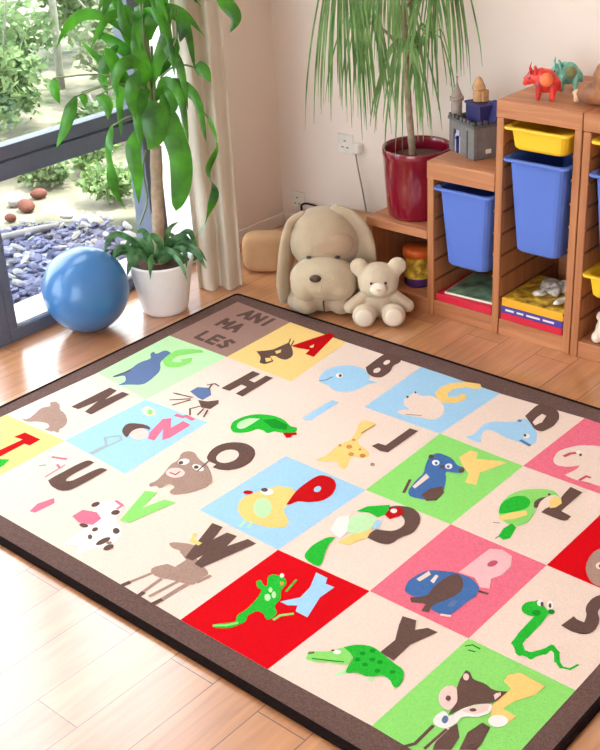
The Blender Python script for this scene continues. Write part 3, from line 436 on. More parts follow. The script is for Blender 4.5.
rose 2 0 1052 -1410 1052 -1405 1054 -1397 1059 -1388 1068 -1374 1073 -1364 1074 -1352 1073 -1340 1067 -1323 1062 -1315 1057 -1309 1050 -1308 1041 -1310 1034 -1311 1027 -1311 1021 -1310 1012 -1307 1007 -1304 1006 -1301 1007 -1298 1011 -1292 1015 -1289 1021 -1285 1027 -1282 1036 -1277 1043 -1274 1050 -1271 1057 -1269 1067 -1266 1074 -1267 1081 -1271 1088 -1278 1099 -1291 1106 -1298 1115 -1305 1123 -1308 1136 -1312 1145 -1315 1155 -1318 1165 -1321 1179 -1326 1186 -1330 1191 -1336 1192 -1342 1190 -1352 1189 -1359 1189 -1367 1190 -1374 1192 -1384 1190 -1390 1183 -1396 1173 -1400 1154 -1405 1142 -1408 1129 -1412 1119 -1416 1107 -1421 1098 -1424 1089 -1425 1082 -1426 1071 -1424 1065 -1423 1059 -1420 1056 -1416
cream 3 0 1071 -1370 1064 -1314 1098 -1327 1097 -1367
rose 2 10 1070 -1415 1045 -1498
rose 2 10 1105 -1426 1109 -1512
rose 2 14 1178 -1381 1169 -1502
rose 2 10 1153 -1384 1135 -1492
brown 3 14 1049 -1488 1045 -1504
brown 3 14 1111 -1495 1111 -1515
brown 3 14 1170 -1486 1165 -1512
yelloww 4 14 1044 -1254 1074 -1254
yelloww 4 10 1031 -1228 1048 -1256
rose 2 10 1192 -1376 1200 -1337
white 2 0 707 -1325 698 -1317 692 -1309 689 -1302 688 -1293 690 -1286 695 -1278 702 -1271 715 -1262 724 -1256 734 -1253 742 -1252 754 -1254 761 -1256 767 -1261 771 -1268 775 -1281 778 -1289 784 -1298 789 -1305 798 -1315 806 -1321 815 -1327 824 -1330 839 -1333 848 -1337 857 -1344 863 -1352 870 -1365 874 -1374 878 -1384 880 -1393 881 -1406 880 -1414 877 -1422 871 -1429 861 -1436 855 -1442 850 -1450 848 -1456 846 -1466 845 -1473 844 -1479 841 -1485 836 -1496 821 -1473 814 -1467 806 -1466 796 -1470 771 -1487 769 -1459 768 -1447 766 -1435 764 -1425 761 -1411 758 -1401 754 -1390 751 -1380 745 -1365 739 -1355 731 -1344 722 -1336
brown 3 0 694 -1289 698 -1292 700 -1297 701 -1302 701 -1307 698 -1312 695 -1315 691 -1315 686 -1314 683 -1311 680 -1306 679 -1301 680 -1296 682 -1291 685 -1288 690 -1287
brown 3 0 777 -1283 780 -1286 782 -1291 782 -1296 780 -1301 776 -1304 772 -1306 767 -1306 762 -1304 759 -1300 757 -1295 757 -1290 759 -1286 762 -1282 767 -1280 772 -1281
brown 3 0 760 -1386 761 -1389 761 -1393 758 -1396 753 -1399 748 -1400 742 -1400 737 -1399 733 -1397 731 -1394 732 -1390 735 -1387 739 -1385 745 -1383 751 -1383 756 -1384
brown 3 0 850 -1347 854 -1351 855 -1356 855 -1360 853 -1363 849 -1364 844 -1364 839 -1362 834 -1359 830 -1355 828 -1350 828 -1346 831 -1343 835 -1342 840 -1342 845 -1344
brown 3 0 854 -1385 858 -1389 861 -1395 862 -1404 861 -1413 859 -1421 855 -1428 851 -1431 846 -1431 843 -1427 840 -1420 839 -1412 840 -1402 842 -1394 846 -1388 850 -1384
brown 3 0 790 -1376 794 -1379 796 -1382 797 -1386 796 -1390 795 -1393 792 -1394 788 -1395 785 -1394 782 -1391 780 -1388 778 -1384 779 -1380 781 -1377 783 -1375 787 -1375
brown 3 0 810 -1413 813 -1417 815 -1420 815 -1423 814 -1425 811 -1426 808 -1425 804 -1424 800 -1421 796 -1418 794 -1414 794 -1411 795 -1409 798 -1408 802 -1409 806 -1411
brown 3 0 890 -1404 893 -1407 896 -1412 896 -1418 895 -1424 893 -1429 889 -1432 884 -1434 880 -1433 877 -1429 874 -1424 873 -1418 874 -1412 877 -1407 881 -1404 885 -1402
rose 4 0 876 -1398 878 -1400 878 -1403 877 -1406 875 -1408 872 -1410 869 -1410 866 -1410 863 -1408 861 -1406 861 -1404 862 -1401 864 -1399 867 -1397 871 -1396 874 -1397
letter_pink 4 0 683 -1382 682 -1343 726 -1326 761 -1339 765 -1375 723 -1391
letter_pink 3 9 726 -1253 758 -1257 759 -1277
letter_pink 2 0 561 -1442 548 -1403 563 -1354 586 -1370 579 -1436
brown 3 0 471 -1304 470 -1293 469 -1282 469 -1264 470 -1240 470 -1199 473 -1176 477 -1159 485 -1152 506 -1151 505 -1219 506 -1244 508 -1258 511 -1266 519 -1274 528 -1266 532 -1258 534 -1244 536 -1226 538 -1194 541 -1176 545 -1163 553 -1157 572 -1155 573 -1240 572 -1271 570 -1291 566 -1301 559 -1309 553 -1314 545 -1317 536 -1319 523 -1319 513 -1319 503 -1317 493 -1314
grey 2 8 380 -1266 393 -1253
letter_pink 2 5 448 -1297 442 -1216
letter_pink 2 10 372 -1210 417 -1191
letter_pink 2 8 406 -1225 444 -1237
white 2 0 409 -1218 414 -1221 417 -1226 419 -1232 420 -1238 418 -1244 415 -1247 411 -1249 406 -1247 402 -1244 398 -1239 396 -1233 395 -1227 397 -1222 400 -1218 404 -1217
brown 3 0 1376 -806 1388 -789 1394 -782 1402 -777 1409 -773 1422 -767 1431 -765 1441 -765 1449 -767 1462 -772 1470 -777 1478 -784 1485 -792 1493 -805 1498 -814 1502 -825 1505 -834 1508 -848 1509 -858 1508 -868 1505 -876 1500 -886 1497 -895 1495 -904 1494 -913 1494 -927 1492 -935 1488 -942 1482 -947 1472 -951 1465 -953 1455 -954 1445 -954 1419 -952 1417 -925 1417 -914 1419 -908 1423 -904 1431 -902 1436 -900 1442 -897 1448 -894 1457 -889 1461 -884 1465 -878 1467 -872 1469 -861 1469 -854 1468 -847 1466 -841 1461 -832 1457 -827 1452 -822 1448 -819 1440 -815 1435 -813 1429 -811 1423 -811 1414 -812 1408 -812 1401 -812 1393 -810
cream 4 0 1422 -882 1418 -878 1414 -873 1412 -867 1410 -858 1410 -851 1413 -844 1418 -838 1427 -831 1433 -827 1439 -824 1444 -824 1451 -827 1455 -829 1459 -833 1462 -838 1466 -846 1468 -852 1468 -859 1467 -866 1464 -877 1461 -883 1457 -887 1453 -889 1445 -890 1440 -890 1434 -889 1429 -887
leaf 3 0 1320 -872 1330 -833 1377 -789 1397 -829 1387 -860 1356 -855
mint 4 0 1370 -965 1363 -966 1356 -961 1349 -953 1339 -938 1333 -927 1329 -916 1328 -906 1329 -893 1332 -885 1337 -878 1343 -872 1355 -866 1363 -863 1372 -864 1379 -866 1388 -873 1394 -879 1399 -887 1402 -895 1404 -907 1405 -915 1404 -924 1402 -932 1396 -943 1392 -949 1386 -956 1380 -960
white 4 0 1319 -987 1297 -927 1316 -895 1364 -967 1367 -1002
yelloww 3 0 1373 -1019 1380 -963 1409 -911 1423 -949 1407 -1008
leaf 5 0 1354 -1129 1345 -1124 1338 -1115 1334 -1105 1330 -1088 1328 -1076 1328 -1063 1329 -1051 1332 -1034 1334 -1025 1338 -1017 1342 -1012 1354 -1005 1359 -1036 1364 -1050 1371 -1066 1379 -1081 1393 -1104 1400 -1117 1402 -1127 1400 -1132 1392 -1134 1386 -1135 1377 -1134 1368 -1133
letter_red 5 0 1395 -838 1388 -797 1407 -782 1431 -796 1433 -817 1421 -847
white 6 0 1412 -802 1414 -806 1415 -810 1414 -814 1411 -817 1408 -818 1404 -818 1400 -817 1397 -814 1395 -810 1394 -806 1395 -802 1398 -799 1401 -797 1405 -797 1409 -799
sky 4 0 1409 -911 1392 -872 1409 -866 1421 -902
sky 3 0 1418 -1304 1448 -1260 1441 -1213 1413 -1156 1452 -1156 1463 -1177 1491 -1175 1488 -1229 1514 -1308 1475 -1308 1464 -1288 1443 -1303
leaf 2 0 1332 -1257 1327 -1251 1324 -1244 1324 -1239 1326 -1234 1328 -1231 1333 -1228 1339 -1226 1350 -1224 1357 -1223 1364 -1225 1369 -1227 1376 -1232 1380 -1237 1384 -1243 1386 -1250 1388 -1261 1390 -1267 1394 -1274 1398 -1279 1405 -1286 1409 -1291 1413 -1298 1415 -1305 1416 -1315 1418 -1322 1422 -1327 1426 -1331 1434 -1335 1438 -1338 1442 -1343 1444 -1348 1446 -1356 1447 -1361 1446 -1366 1445 -1369 1442 -1373 1440 -1375 1436 -1375 1432 -1373 1425 -1369 1420 -1366 1415 -1364 1410 -1364 1403 -1363 1399 -1365 1395 -1368 1393 -1374 1392 -1383 1391 -1390 1392 -1396 1394 -1400 1398 -1406 1400 -1410 1401 -1415 1401 -1420 1399 -1426 1398 -1431 1396 -1437 1394 -1443 1390 -1452 1386 -1457 1380 -1463 1374 -1468 1364 -1474 1358 -1477 1353 -1478 1351 -1477 1349 -1474 1349 -1471 1350 -1468 1353 -1463 1359 -1457 1363 -1452 1368 -1447 1372 -1443 1378 -1436 1381 -1432 1381 -1427 1379 -1423 1373 -1418 1371 -1413 1369 -1407 1369 -1401 1371 -1391 1371 -1384 1371 -1375 1370 -1367 1368 -1355 1367 -1346 1364 -1336 1361 -1326 1356 -1312 1352 -1304 1348 -1298 1344 -1296 1338 -1297 1334 -1296 1329 -1294 1325 -1291 1319 -1286 1315 -1282 1314 -1278 1314 -1275 1316 -1271 1318 -1269 1321 -1269 1325 -1271 1331 -1275 1335 -1277 1339 -1279 1343 -1280 1347 -1279 1348 -1278 1346 -1273 1342 -1268
leaf 2 6 1403 -1262 1392 -1212
letter_green 2 8 1453 -1365 1455 -1344 1476 -1319
letter_green 3 8 1350 -1474 1374 -1454 1390 -1430
mint 3 0 1388 -1306 1391 -1310 1393 -1315 1393 -1318 1391 -1321 1388 -1322 1384 -1321 1380 -1319 1375 -1315 1372 -1311 1370 -1307 1370 -1303 1372 -1300 1375 -1299 1379 -1300 1383 -1302
mint 3 0 1392 -1289 1396 -1294 1398 -1298 1398 -1301 1397 -1303 1395 -1304 1391 -1303 1387 -1300 1383 -1297 1380 -1292 1378 -1288 1377 -1285 1378 -1282 1381 -1282 1384 -1283 1388 -1286
mint 3 0 1371 -1280 1373 -1283 1375 -1287 1375 -1289 1374 -1291 1372 -1292 1369 -1291 1366 -1289 1363 -1287 1360 -1283 1359 -1280 1359 -1278 1360 -1276 1362 -1275 1365 -1276 1368 -1278
white 3 0 1355 -1217 1357 -1220 1358 -1223 1358 -1226 1357 -1228 1355 -1229 1352 -1228 1349 -1227 1346 -1224 1344 -1221 1343 -1218 1343 -1216 1344 -1214 1346 -1213 1349 -1213 1353 -1215
ochre 3 0 1377 -1243 1379 -1245 1380 -1248 1380 -1250 1379 -1252 1377 -1253 1374 -1253 1372 -1251 1369 -1249 1367 -1247 1366 -1244 1366 -1241 1368 -1240 1370 -1239 1372 -1239 1375 -1241
letter_pale 3 0 1708 -930 1713 -838 1716 -795 1745 -779 1780 -788 1801 -826 1803 -871 1789 -902 1808 -939 1786 -949 1754 -924
pinkd 4 0 1763 -831 1766 -835 1767 -841 1767 -848 1765 -854 1762 -859 1758 -862 1754 -863 1751 -861 1748 -857 1747 -851 1747 -845 1749 -838 1752 -833 1756 -830 1760 -829
blue 4 0 1649 -1080 1645 -1078 1640 -1073 1636 -1066 1631 -1054 1628 -1046 1626 -1037 1626 -1031 1627 -1022 1628 -1015 1629 -1006 1631 -998 1634 -985 1638 -976 1645 -968 1653 -961 1667 -953 1676 -948 1686 -943 1693 -940 1703 -936 1710 -934 1719 -933 1727 -932 1738 -931 1746 -932 1755 -934 1763 -937 1774 -943 1781 -948 1787 -954 1790 -961 1794 -972 1796 -980 1797 -990 1796 -999 1794 -1012 1793 -1022 1792 -1035 1792 -1048 1791 -1067 1789 -1079 1786 -1088 1780 -1092 1771 -1096 1764 -1097 1756 -1098 1748 -1097 1737 -1094 1729 -1092 1721 -1089 1713 -1087 1703 -1083 1696 -1081 1689 -1080 1682 -1080 1673 -1081 1667 -1081 1661 -1081 1656 -1081
brown 5 0 1693 -1025 1692 -1018 1692 -1007 1692 -995 1694 -975 1696 -963 1699 -953 1702 -947 1706 -941 1710 -939 1716 -939 1722 -942 1732 -949 1738 -955 1744 -962 1749 -970 1754 -982 1757 -991 1757 -1001 1756 -1011 1753 -1025 1750 -1035 1747 -1045 1743 -1054 1738 -1066 1735 -1074 1734 -1083 1735 -1091 1741 -1109 1723 -1116 1716 -1085 1683 -1104 1670 -1091 1688 -1073 1694 -1065 1697 -1059 1698 -1055 1698 -1049 1697 -1045 1696 -1039 1695 -1034
cream 5 0 1638 -1020 1644 -973 1657 -982 1651 -1023
cream 5 0 1671 -1005 1667 -975 1676 -975 1684 -1008
pinkl 5 8 1771 -1098 1791 -1089
brown 4 7 1792 -964 1815 -959
slate 5 0 1771 -1030 1773 -1034 1775 -1038 1776 -1044 1775 -1050 1773 -1055 1771 -1059 1768 -1061 1765 -1060 1762 -1057 1761 -1052 1760 -1046 1761 -1040 1762 -1035 1765 -1031 1768 -1030
brown 3 0 1735 -1299 1737 -1242 1711 -1192 1698 -1160 1734 -1152 1753 -1183 1773 -1158 1802 -1156 1776 -1234 1778 -1302
letter_green 4 0 1610 -1425 1598 -1400 1612 -1391 1618 -1387 1624 -1383 1628 -1379 1634 -1374 1638 -1369 1642 -1363 1646 -1357 1650 -1348 1654 -1342 1658 -1338 1664 -1335 1678 -1331 1694 -1353 1700 -1362 1702 -1369 1702 -1374 1700 -1379 1698 -1383 1693 -1387 1686 -1390 1676 -1395 1668 -1398 1659 -1403 1651 -1408 1640 -1416 1633 -1420 1626 -1423 1620 -1425
leaf 5 0 1655 -1339 1667 -1321 1673 -1314 1680 -1308 1686 -1304 1697 -1299 1704 -1296 1712 -1295 1720 -1295 1731 -1297 1739 -1299 1747 -1301 1756 -1303 1767 -1306 1775 -1307 1783 -1309 1791 -1310 1800 -1311 1807 -1312 1812 -1314 1817 -1317 1822 -1321 1825 -1325 1829 -1331 1832 -1338 1837 -1350 1839 -1357 1840 -1363 1839 -1367 1837 -1372 1835 -1373 1831 -1373 1827 -1371 1819 -1365 1814 -1362 1808 -1360 1803 -1359 1795 -1358 1790 -1359 1785 -1362 1780 -1367 1773 -1375 1767 -1380 1761 -1384 1755 -1385 1746 -1386 1740 -1387 1734 -1390 1729 -1393 1723 -1400 1719 -1403 1715 -1402 1712 -1399 1709 -1392 1707 -1386 1705 -1380 1704 -1374 1702 -1365 1700 -1359 1697 -1354 1693 -1351 1686 -1347 1681 -1345 1676 -1343 1670 -1342
leafd 6 0 1711 -1324 1712 -1326 1712 -1329 1711 -1332 1710 -1334 1707 -1335 1704 -1335 1702 -1335 1700 -1333 1698 -1330 1698 -1328 1699 -1325 1701 -1323 1703 -1322 1706 -1321 1709 -1322
leafd 6 0 1743 -1327 1744 -1329 1744 -1332 1744 -1334 1742 -1336 1739 -1338 1737 -1338 1734 -1337 1732 -1335 1731 -1333 1730 -1330 1731 -1328 1733 -1326 1736 -1324 1738 -1324 1741 -1325
leafd 6 0 1740 -1351 1741 -1353 1741 -1356 1740 -1359 1738 -1361 1736 -1362 1733 -1362 1731 -1361 1729 -1360 1727 -1357 1727 -1355 1728 -1352 1730 -1350 1732 -1349 1735 -1349 1738 -1349
leafd 6 0 1762 -1323 1763 -1325 1764 -1328 1763 -1330 1761 -1332 1758 -1334 1756 -1334 1753 -1333 1751 -1331 1750 -1329 1750 -1326 1751 -1324 1752 -1322 1755 -1320 1758 -1320 1760 -1321
leafd 6 0 1776 -1350 1777 -1352 1777 -1355 1776 -1357 1775 -1360 1772 -1361 1769 -1361 1767 -1360 1765 -1358 1764 -1356 1764 -1353 1764 -1351 1766 -1349 1769 -1348 1771 -1347 1774 -1348
leafd 6 0 1806 -1332 1807 -1334 1807 -1337 1806 -1339 1804 -1341 1802 -1343 1799 -1343 1797 -1342 1795 -1340 1794 -1338 1794 -1335 1795 -1333 1796 -1331 1799 -1330 1801 -1329 1804 -1330
leafd 6 0 1715 -1348 1716 -1351 1717 -1353 1716 -1356 1714 -1358 1711 -1359 1709 -1360 1706 -1359 1704 -1357 1703 -1355 1703 -1352 1703 -1349 1705 -1347 1708 -1346 1710 -1346 1713 -1347
leafd 6 0 1724 -1302 1725 -1305 1726 -1308 1725 -1310 1723 -1312 1720 -1314 1718 -1314 1715 -1313 1713 -1311 1712 -1309 1712 -1306 1712 -1303 1714 -1301 1717 -1300 1720 -1300 1722 -1301
mint 3 0 1697 -1425 1706 -1393 1718 -1395 1710 -1423
mint 3 0 1767 -1396 1775 -1365 1782 -1388
brown 6 5 1604 -1407 1612 -1398
leafd 5 4 1623 -1415 1660 -1395 1689 -1379
white 6 0 1662 -1356 1663 -1359 1663 -1362 1662 -1366 1660 -1368 1656 -1370 1653 -1371 1650 -1370 1647 -1368 1646 -1365 1646 -1362 1647 -1359 1649 -1356 1653 -1354 1656 -1354 1660 -1354
brown 6 0 1646 -1361 1647 -1362 1647 -1363 1646 -1365 1645 -1366 1644 -1367 1642 -1367 1641 -1367 1640 -1366 1639 -1365 1639 -1363 1640 -1362 1641 -1361 1642 -1360 1644 -1360 1645 -1360
leaf 2 27 1937 -921 1963 -938 1968 -979
leaf 2 27 1967 -971 1969 -1037
leaf 2 24 1967 -1029 1973 -1076
leaf 2 23 1971 -1071 1996 -1095
leaf 2 20 1991 -1095 2022 -1090
leaf 2 18 2020 -1091 2039 -1058
leaf 2 15 2039 -1059 2045 -1034
leaf 2 14 2045 -1036 2064 -1046
leaf 2 13 2063 -1045 2079 -1071
leaf 2 10 2077 -1069 2097 -1083
leaf 2 6 2096 -1083 2116 -1076 2123 -1052
leaf 2 0 1950 -914 1953 -922 1954 -929 1953 -936 1950 -940 1945 -942 1939 -941 1933 -937 1928 -930 1925 -923 1924 -915 1925 -908 1928 -904 1933 -902 1939 -903 1945 -907
leaf 2 0 1972 -931 1975 -937 1976 -944 1975 -950 1972 -954 1968 -956 1963 -955 1958 -951 1953 -945 1950 -939 1949 -932 1950 -925 1953 -921 1957 -920 1963 -921 1968 -925
leaf 2 0 1978 -969 1981 -976 1982 -983 1981 -989 1978 -993 1974 -994 1968 -993 1963 -990 1959 -984 1956 -977 1955 -970 1956 -964 1958 -960 1963 -959 1968 -960 1973 -964
leaf 2 0 1978 -1028 1980 -1034 1981 -1040 1980 -1046 1978 -1049 1974 -1051 1969 -1050 1964 -1047 1960 -1042 1957 -1035 1956 -1029 1957 -1024 1960 -1020 1964 -1018 1969 -1019 1973 -1023
leaf 2 0 1981 -1068 1984 -1074 1985 -1080 1984 -1085 1981 -1088 1977 -1090 1973 -1089 1968 -1086 1964 -1081 1962 -1076 1961 -1070 1962 -1065 1964 -1061 1968 -1060 1973 -1060 1977 -1064
leaf 2 0 2002 -1089 2004 -1094 2005 -1100 2004 -1104 2002 -1108 1998 -1109 1994 -1108 1990 -1106 1986 -1101 1984 -1096 1983 -1090 1984 -1086 1986 -1082 1990 -1081 1994 -1082 1998 -1085
leaf 2 0 2028 -1086 2030 -1091 2031 -1096 2030 -1100 2028 -1103 2025 -1104 2021 -1103 2018 -1101 2014 -1097 2012 -1092 2012 -1088 2012 -1083 2014 -1080 2018 -1079 2021 -1080 2025 -1082
leaf 2 0 2045 -1054 2047 -1058 2048 -1063 2047 -1066 2045 -1069 2042 -1070 2039 -1069 2036 -1067 2033 -1064 2032 -1059 2031 -1055 2032 -1052 2033 -1049 2036 -1048 2039 -1049 2043 -1051
leaf 2 0 2051 -1032 2052 -1036 2053 -1039 2052 -1042 2051 -1044 2049 -1045 2046 -1045 2043 -1043 2041 -1040 2039 -1036 2039 -1033 2039 -1030 2041 -1028 2043 -1027 2046 -1027 2049 -1029
leaf 2 0 2069 -1042 2070 -1045 2070 -1048 2070 -1051 2068 -1053 2066 -1054 2064 -1053 2061 -1051 2059 -1049 2058 -1046 2058 -1042 2058 -1040 2060 -1038 2062 -1037 2064 -1037 2067 -1039
leaf 2 0 2083 -1067 2084 -1070 2084 -1073 2084 -1075 2082 -1077 2080 -1077 2078 -1077 2076 -1076 2074 -1073 2073 -1070 2073 -1068 2073 -1065 2075 -1063 2076 -1063 2079 -1063 2081 -1065
leaf 3 0 1956 -925 1960 -936 1960 -947 1957 -958 1950 -966 1941 -970 1931 -970 1921 -966 1914 -958 1909 -947 1909 -935 1913 -924 1920 -916 1929 -912 1939 -912 1949 -916
leafd 4 0 1959 -943 1961 -947 1961 -952 1959 -956 1957 -960 1953 -961 1949 -961 1945 -960 1942 -956 1940 -952 1940 -947 1942 -943 1945 -940 1948 -938 1953 -938 1956 -940
white 4 0 1944 -906 1946 -911 1947 -916 1947 -920 1945 -922 1942 -923 1939 -922 1935 -919 1932 -915 1930 -910 1929 -906 1929 -901 1931 -899 1934 -898 1937 -899 1941 -902
white 4 0 1969 -899 1972 -905 1973 -911 1973 -916 1971 -919 1968 -920 1964 -919 1959 -915 1956 -909 1953 -903 1951 -897 1951 -892 1953 -889 1957 -888 1961 -890 1965 -894
brown 5 0 1948 -911 1949 -914 1950 -917 1951 -920 1950 -921 1948 -921 1946 -920 1944 -918 1942 -915 1940 -912 1939 -908 1939 -906 1940 -904 1941 -904 1943 -905 1946 -907
brown 5 0 1966 -904 1968 -907 1969 -910 1969 -913 1968 -914 1967 -914 1965 -913 1963 -911 1960 -908 1959 -905 1958 -901 1958 -899 1958 -897 1960 -897 1962 -898 1964 -901
leafd 4 0 1984 -919 1986 -922 1986 -926 1985 -930 1982 -932 1979 -934 1976 -934 1973 -932 1971 -929 1969 -926 1969 -922 1970 -918 1973 -916 1976 -914 1979 -915 1982 -916
brown 3 0 2022 -954 2029 -905 2037 -909 2041 -911 2045 -911 2050 -911 2060 -910 2055 -893 2052 -885 2049 -879 2045 -874 2040 -867 2037 -861 2034 -852 2032 -843 2031 -829 2031 -819 2033 -810 2035 -802 2041 -792 2046 -787 2053 -783 2063 -781 2088 -781 2091 -827 2076 -828 2070 -829 2067 -833 2065 -837 2065 -845 2066 -851 2069 -858 2074 -865 2082 -876 2086 -884 2090 -893 2092 -902 2094 -915 2094 -923 2093 -931 2091 -937 2085 -945 2081 -949 2075 -953 2069 -955 2060 -957 2053 -958 2046 -958 2039 -957
yelloww 3 0 2018 -1203 2014 -1180 2032 -1156 2100 -1160 2097 -1198 2072 -1242 2063 -1279 2099 -1280 2096 -1311 2060 -1325 2039 -1283 2042 -1246 2044 -1214
brown 4 0 2013 -1475 2000 -1439 2002 -1409 2011 -1379 2037 -1410 2044 -1450
brown 4 0 2057 -1440 2043 -1387 2052 -1343 2073 -1344 2084 -1391 2086 -1417
white 5 0 1961 -1396 1960 -1392 1960 -1386 1961 -1381 1962 -1372 1964 -1368 1967 -1366 1972 -1366 1979 -1369 1983 -1370 1987 -1367 1989 -1362 1990 -1352 1992 -1344 1994 -1336 1997 -1329 2003 -1318 2007 -1311 2013 -1304 2019 -1297 2028 -1289 2034 -1285 2039 -1285 2042 -1288 2046 -1296 2047 -1302 2047 -1309 2045 -1316 2040 -1326 2037 -1332 2031 -1338 2026 -1342 2017 -1347 2012 -1352 2008 -1357 2007 -1362 2008 -1371 2008 -1377 2007 -1384 2006 -1390 2004 -1398 2001 -1403 1998 -1408 1993 -1410 1985 -1413 1980 -1413 1976 -1413 1972 -1412 1968 -1409 1966 -1407 1963 -1404 1962 -1401
white 4 0 2093 -1304 2095 -1311 2095 -1319 2091 -1327 2086 -1333 2078 -1337 2071 -1338 2064 -1336 2059 -1331 2056 -1324 2057 -1316 2060 -1309 2066 -1302 2073 -1298 2081 -1297 2088 -1299
brown 6 0 1953 -1296 1947 -1287 1942 -1275 1937 -1261 1930 -1227 1937 -1226 1941 -1227 1945 -1229 1948 -1232 1954 -1237 1958 -1240 1964 -1241 1970 -1241 1979 -1239 1985 -1238 1993 -1238 1999 -1239 2008 -1242 2014 -1242 2021 -1241 2028 -1238 2043 -1228 2042 -1255 2041 -1265 2039 -1272 2036 -1277 2032 -1282 2028 -1286 2024 -1290 2020 -1294 2014 -1300 2010 -1304 2006 -1310 2003 -1317 1998 -1327 1995 -1333 1992 -1340 1990 -1346 1987 -1355 1986 -1360 1984 -1364 1983 -1367 1982 -1373 1978 -1360 1977 -1354 1976 -1348 1975 -1341 1974 -1331 1972 -1324 1968 -1316 1962 -1308
pinkl 5 0 1938 -1346 1933 -1341 1929 -1334 1926 -1326 1923 -1314 1923 -1306 1924 -1299 1926 -1295 1932 -1289 1937 -1287 1943 -1288 1949 -1292 1958 -1300 1964 -1305 1968 -1312 1971 -1317 1974 -1324 1975 -1330 1975 -1336 1975 -1342 1975 -1350 1974 -1354 1971 -1358 1967 -1359 1961 -1359 1957 -1359 1951 -1356 1946 -1353
pinkl 6 0 1996 -1342 2010 -1308 2035 -1286 2041 -1306 2026 -1333
pinkl 7 0 1949 -1241 1951 -1245 1952 -1250 1952 -1253 1950 -1255 1947 -1256 1944 -1255 1941 -1253 1938 -1250 1936 -1246 1935 -1242 1935 -1238 1937 -1236 1940 -1235 1943 -1236 1946 -1238
pinkl 7 0 2025 -1256 2032 -1239 2038 -1246 2036 -1268
brown 7 0 1956 -1324 1957 -1327 1958 -1330 1957 -1333 1956 -1335 1954 -1335 1951 -1335 1948 -1334 1946 -1331 1945 -1328 1944 -1325 1944 -1322 1946 -1320 1948 -1319 1951 -1320 1953 -1321
brown 7 0 2021 -1319 2022 -1321 2021 -1324 2020 -1326 2018 -1328 2015 -1330 2013 -1331 2010 -1330 2009 -1329 2008 -1327 2008 -1324 2010 -1322 2012 -1319 2014 -1318 2017 -1317 2019 -1318
slate 7 0 1990 -1385 1991 -1389 1991 -1393 1990 -1396 1987 -1397 1984 -1397 1981 -1395 1978 -1392 1976 -1387 1975 -1383 1975 -1379 1976 -1376 1979 -1375 1982 -1375 1985 -1377 1988 -1381
cream 7 0 2034 -1249 2036 -1251 2036 -1253 2035 -1255 2034 -1257 2033 -1258 2031 -1257 2029 -1256 2027 -1254 2026 -1252 2026 -1250 2026 -1248 2028 -1246 2029 -1246 2031 -1246 2033 -1247
brown 4 8 1973 -1418 1973 -1484 1957 -1510
cream 4 8 2002 -1404 2000 -1467
brown 5 7 2002 -1409 1998 -1482
leafd 2 4 1882 -1157 1893 -1143 1914 -1144
leafd 2 4 1896 -1164 1911 -1160
letter_pale 3 0 1736 -208 1842 -207 1842 -171 1773 -172 1773 -143 1827 -143 1828 -114 1773 -115 1774 -86 1843 -86 1844 -53 1738 -54
brown 3 0 2029 -227 2064 -227 2064 -157 2116 -157 2116 -121 2064 -121 2064 -93 2131 -93 2131 -58 2029 -58
leaf 3 0 1899 -315 1957 -351 2015 -315 2015 -245 1957 -210 1904 -245
sky 3 0 2015 -577 2044 -577 2043 -482 2078 -540 2113 -483 2113 -578 2142 -578 2141 -419 2115 -419 2078 -479 2043 -418 2014 -418
"""

# ---------------------------------------------------------------- room shell
XW = -.455; YB = .8; XR = 4.7; YF = -5.0; H = 2.95; WT = 2.8
def struct(o, **k): o['kind'] = 'structure'; return tag(o, **k)
struct(MB().box(XW - .3, YF - .2, -.1, XR + .2, YB + .2, 0).build('floor', M['floor']))
struct(MB().box(XW - .3, YF - .2, H, XR + .2, YB + .2, H + .15).build('ceiling', M['ceil']))
struct(MB().box(XW - .3, YB, 0, XR, YB + .2, H).build('wall_back', M['wall']))
w = MB(); w.box(XR, YF, 0, XR + .2, YB + .2, H); struct(w.build('wall_right', M['wall']))
w = MB().box(XW - .25, .26, 0, XW, YB, H); w.box(XW - .25, YF, 0, XW, -2.402, H); w.box(XW - .16, -2.402, WT, XW, .26, H); struct(w.build('wall_left', M['wall']))
w = MB().box(XW, YF - .2, 0, .8, YF, H); w.box(3.4, YF - .2, 0, XR, YF, H); w.box(.8, YF - .2, WT, 3.4, YF, H); struct(w.build('wall_front', M['wall']))

def window(name, y0, y1, s0=.04, s1=.04):
    root = struct(empty(name, (XW, y0, 0)))
    f = MB(); D0, D1 = -.10, 0.0; W_ = y1 - y0
    f.box(D0, 0, .05, D1, s0, WT); f.box(D0, W_ - s1, .05, D1, W_, WT)
    f.box(D0, s0, WT - .05, D1, W_ - s1, WT)
    f.box(D0, 0, 0, D1, W_, .05)
    f.build('window_frame', M['frame'], root, bevel=.003)
    t = MB().box(D0, s0, .615, D1 - .01, W_ - s1, .68); t.box(D0 + .02, s0, .685, D1 - .02, W_ - s1, .735); t.build('window_transom', M['frame'], root, bevel=.003)
    MB().box(D0 + .005, s0, .0505, D1 - .012, W_ - s1, .062).build('window_sill', M['sill'], root)
    MB().box(-.056, s0, .064, -.05, W_ - s1, .614).build('window_pane', M['glass'], root)
    MB().box(-.056, s0, .736, -.05, W_ - s1, WT - .051).build('window_pane', M['glass'], root)
    return root
window('window_1', -.760, .085, .04, .085)
window('window_2', -2.40, -.761)
# narrow fixed light between the last post and the wall
root = struct(empty('window_4', (XW, .086, 0)))
f = MB(); f.box(-.10, 0, 0, 0, .173, .05); f.box(-.10, .153, .05, 0, .173, WT); f.box(-.10, 0, WT - .05, 0, .153, WT); f.build('window_frame', M['jamb'], root, bevel=.003)
MB().box(-.056, 0, .052, -.05, .153, WT - .052).build('window_pane', M['glass'], root)
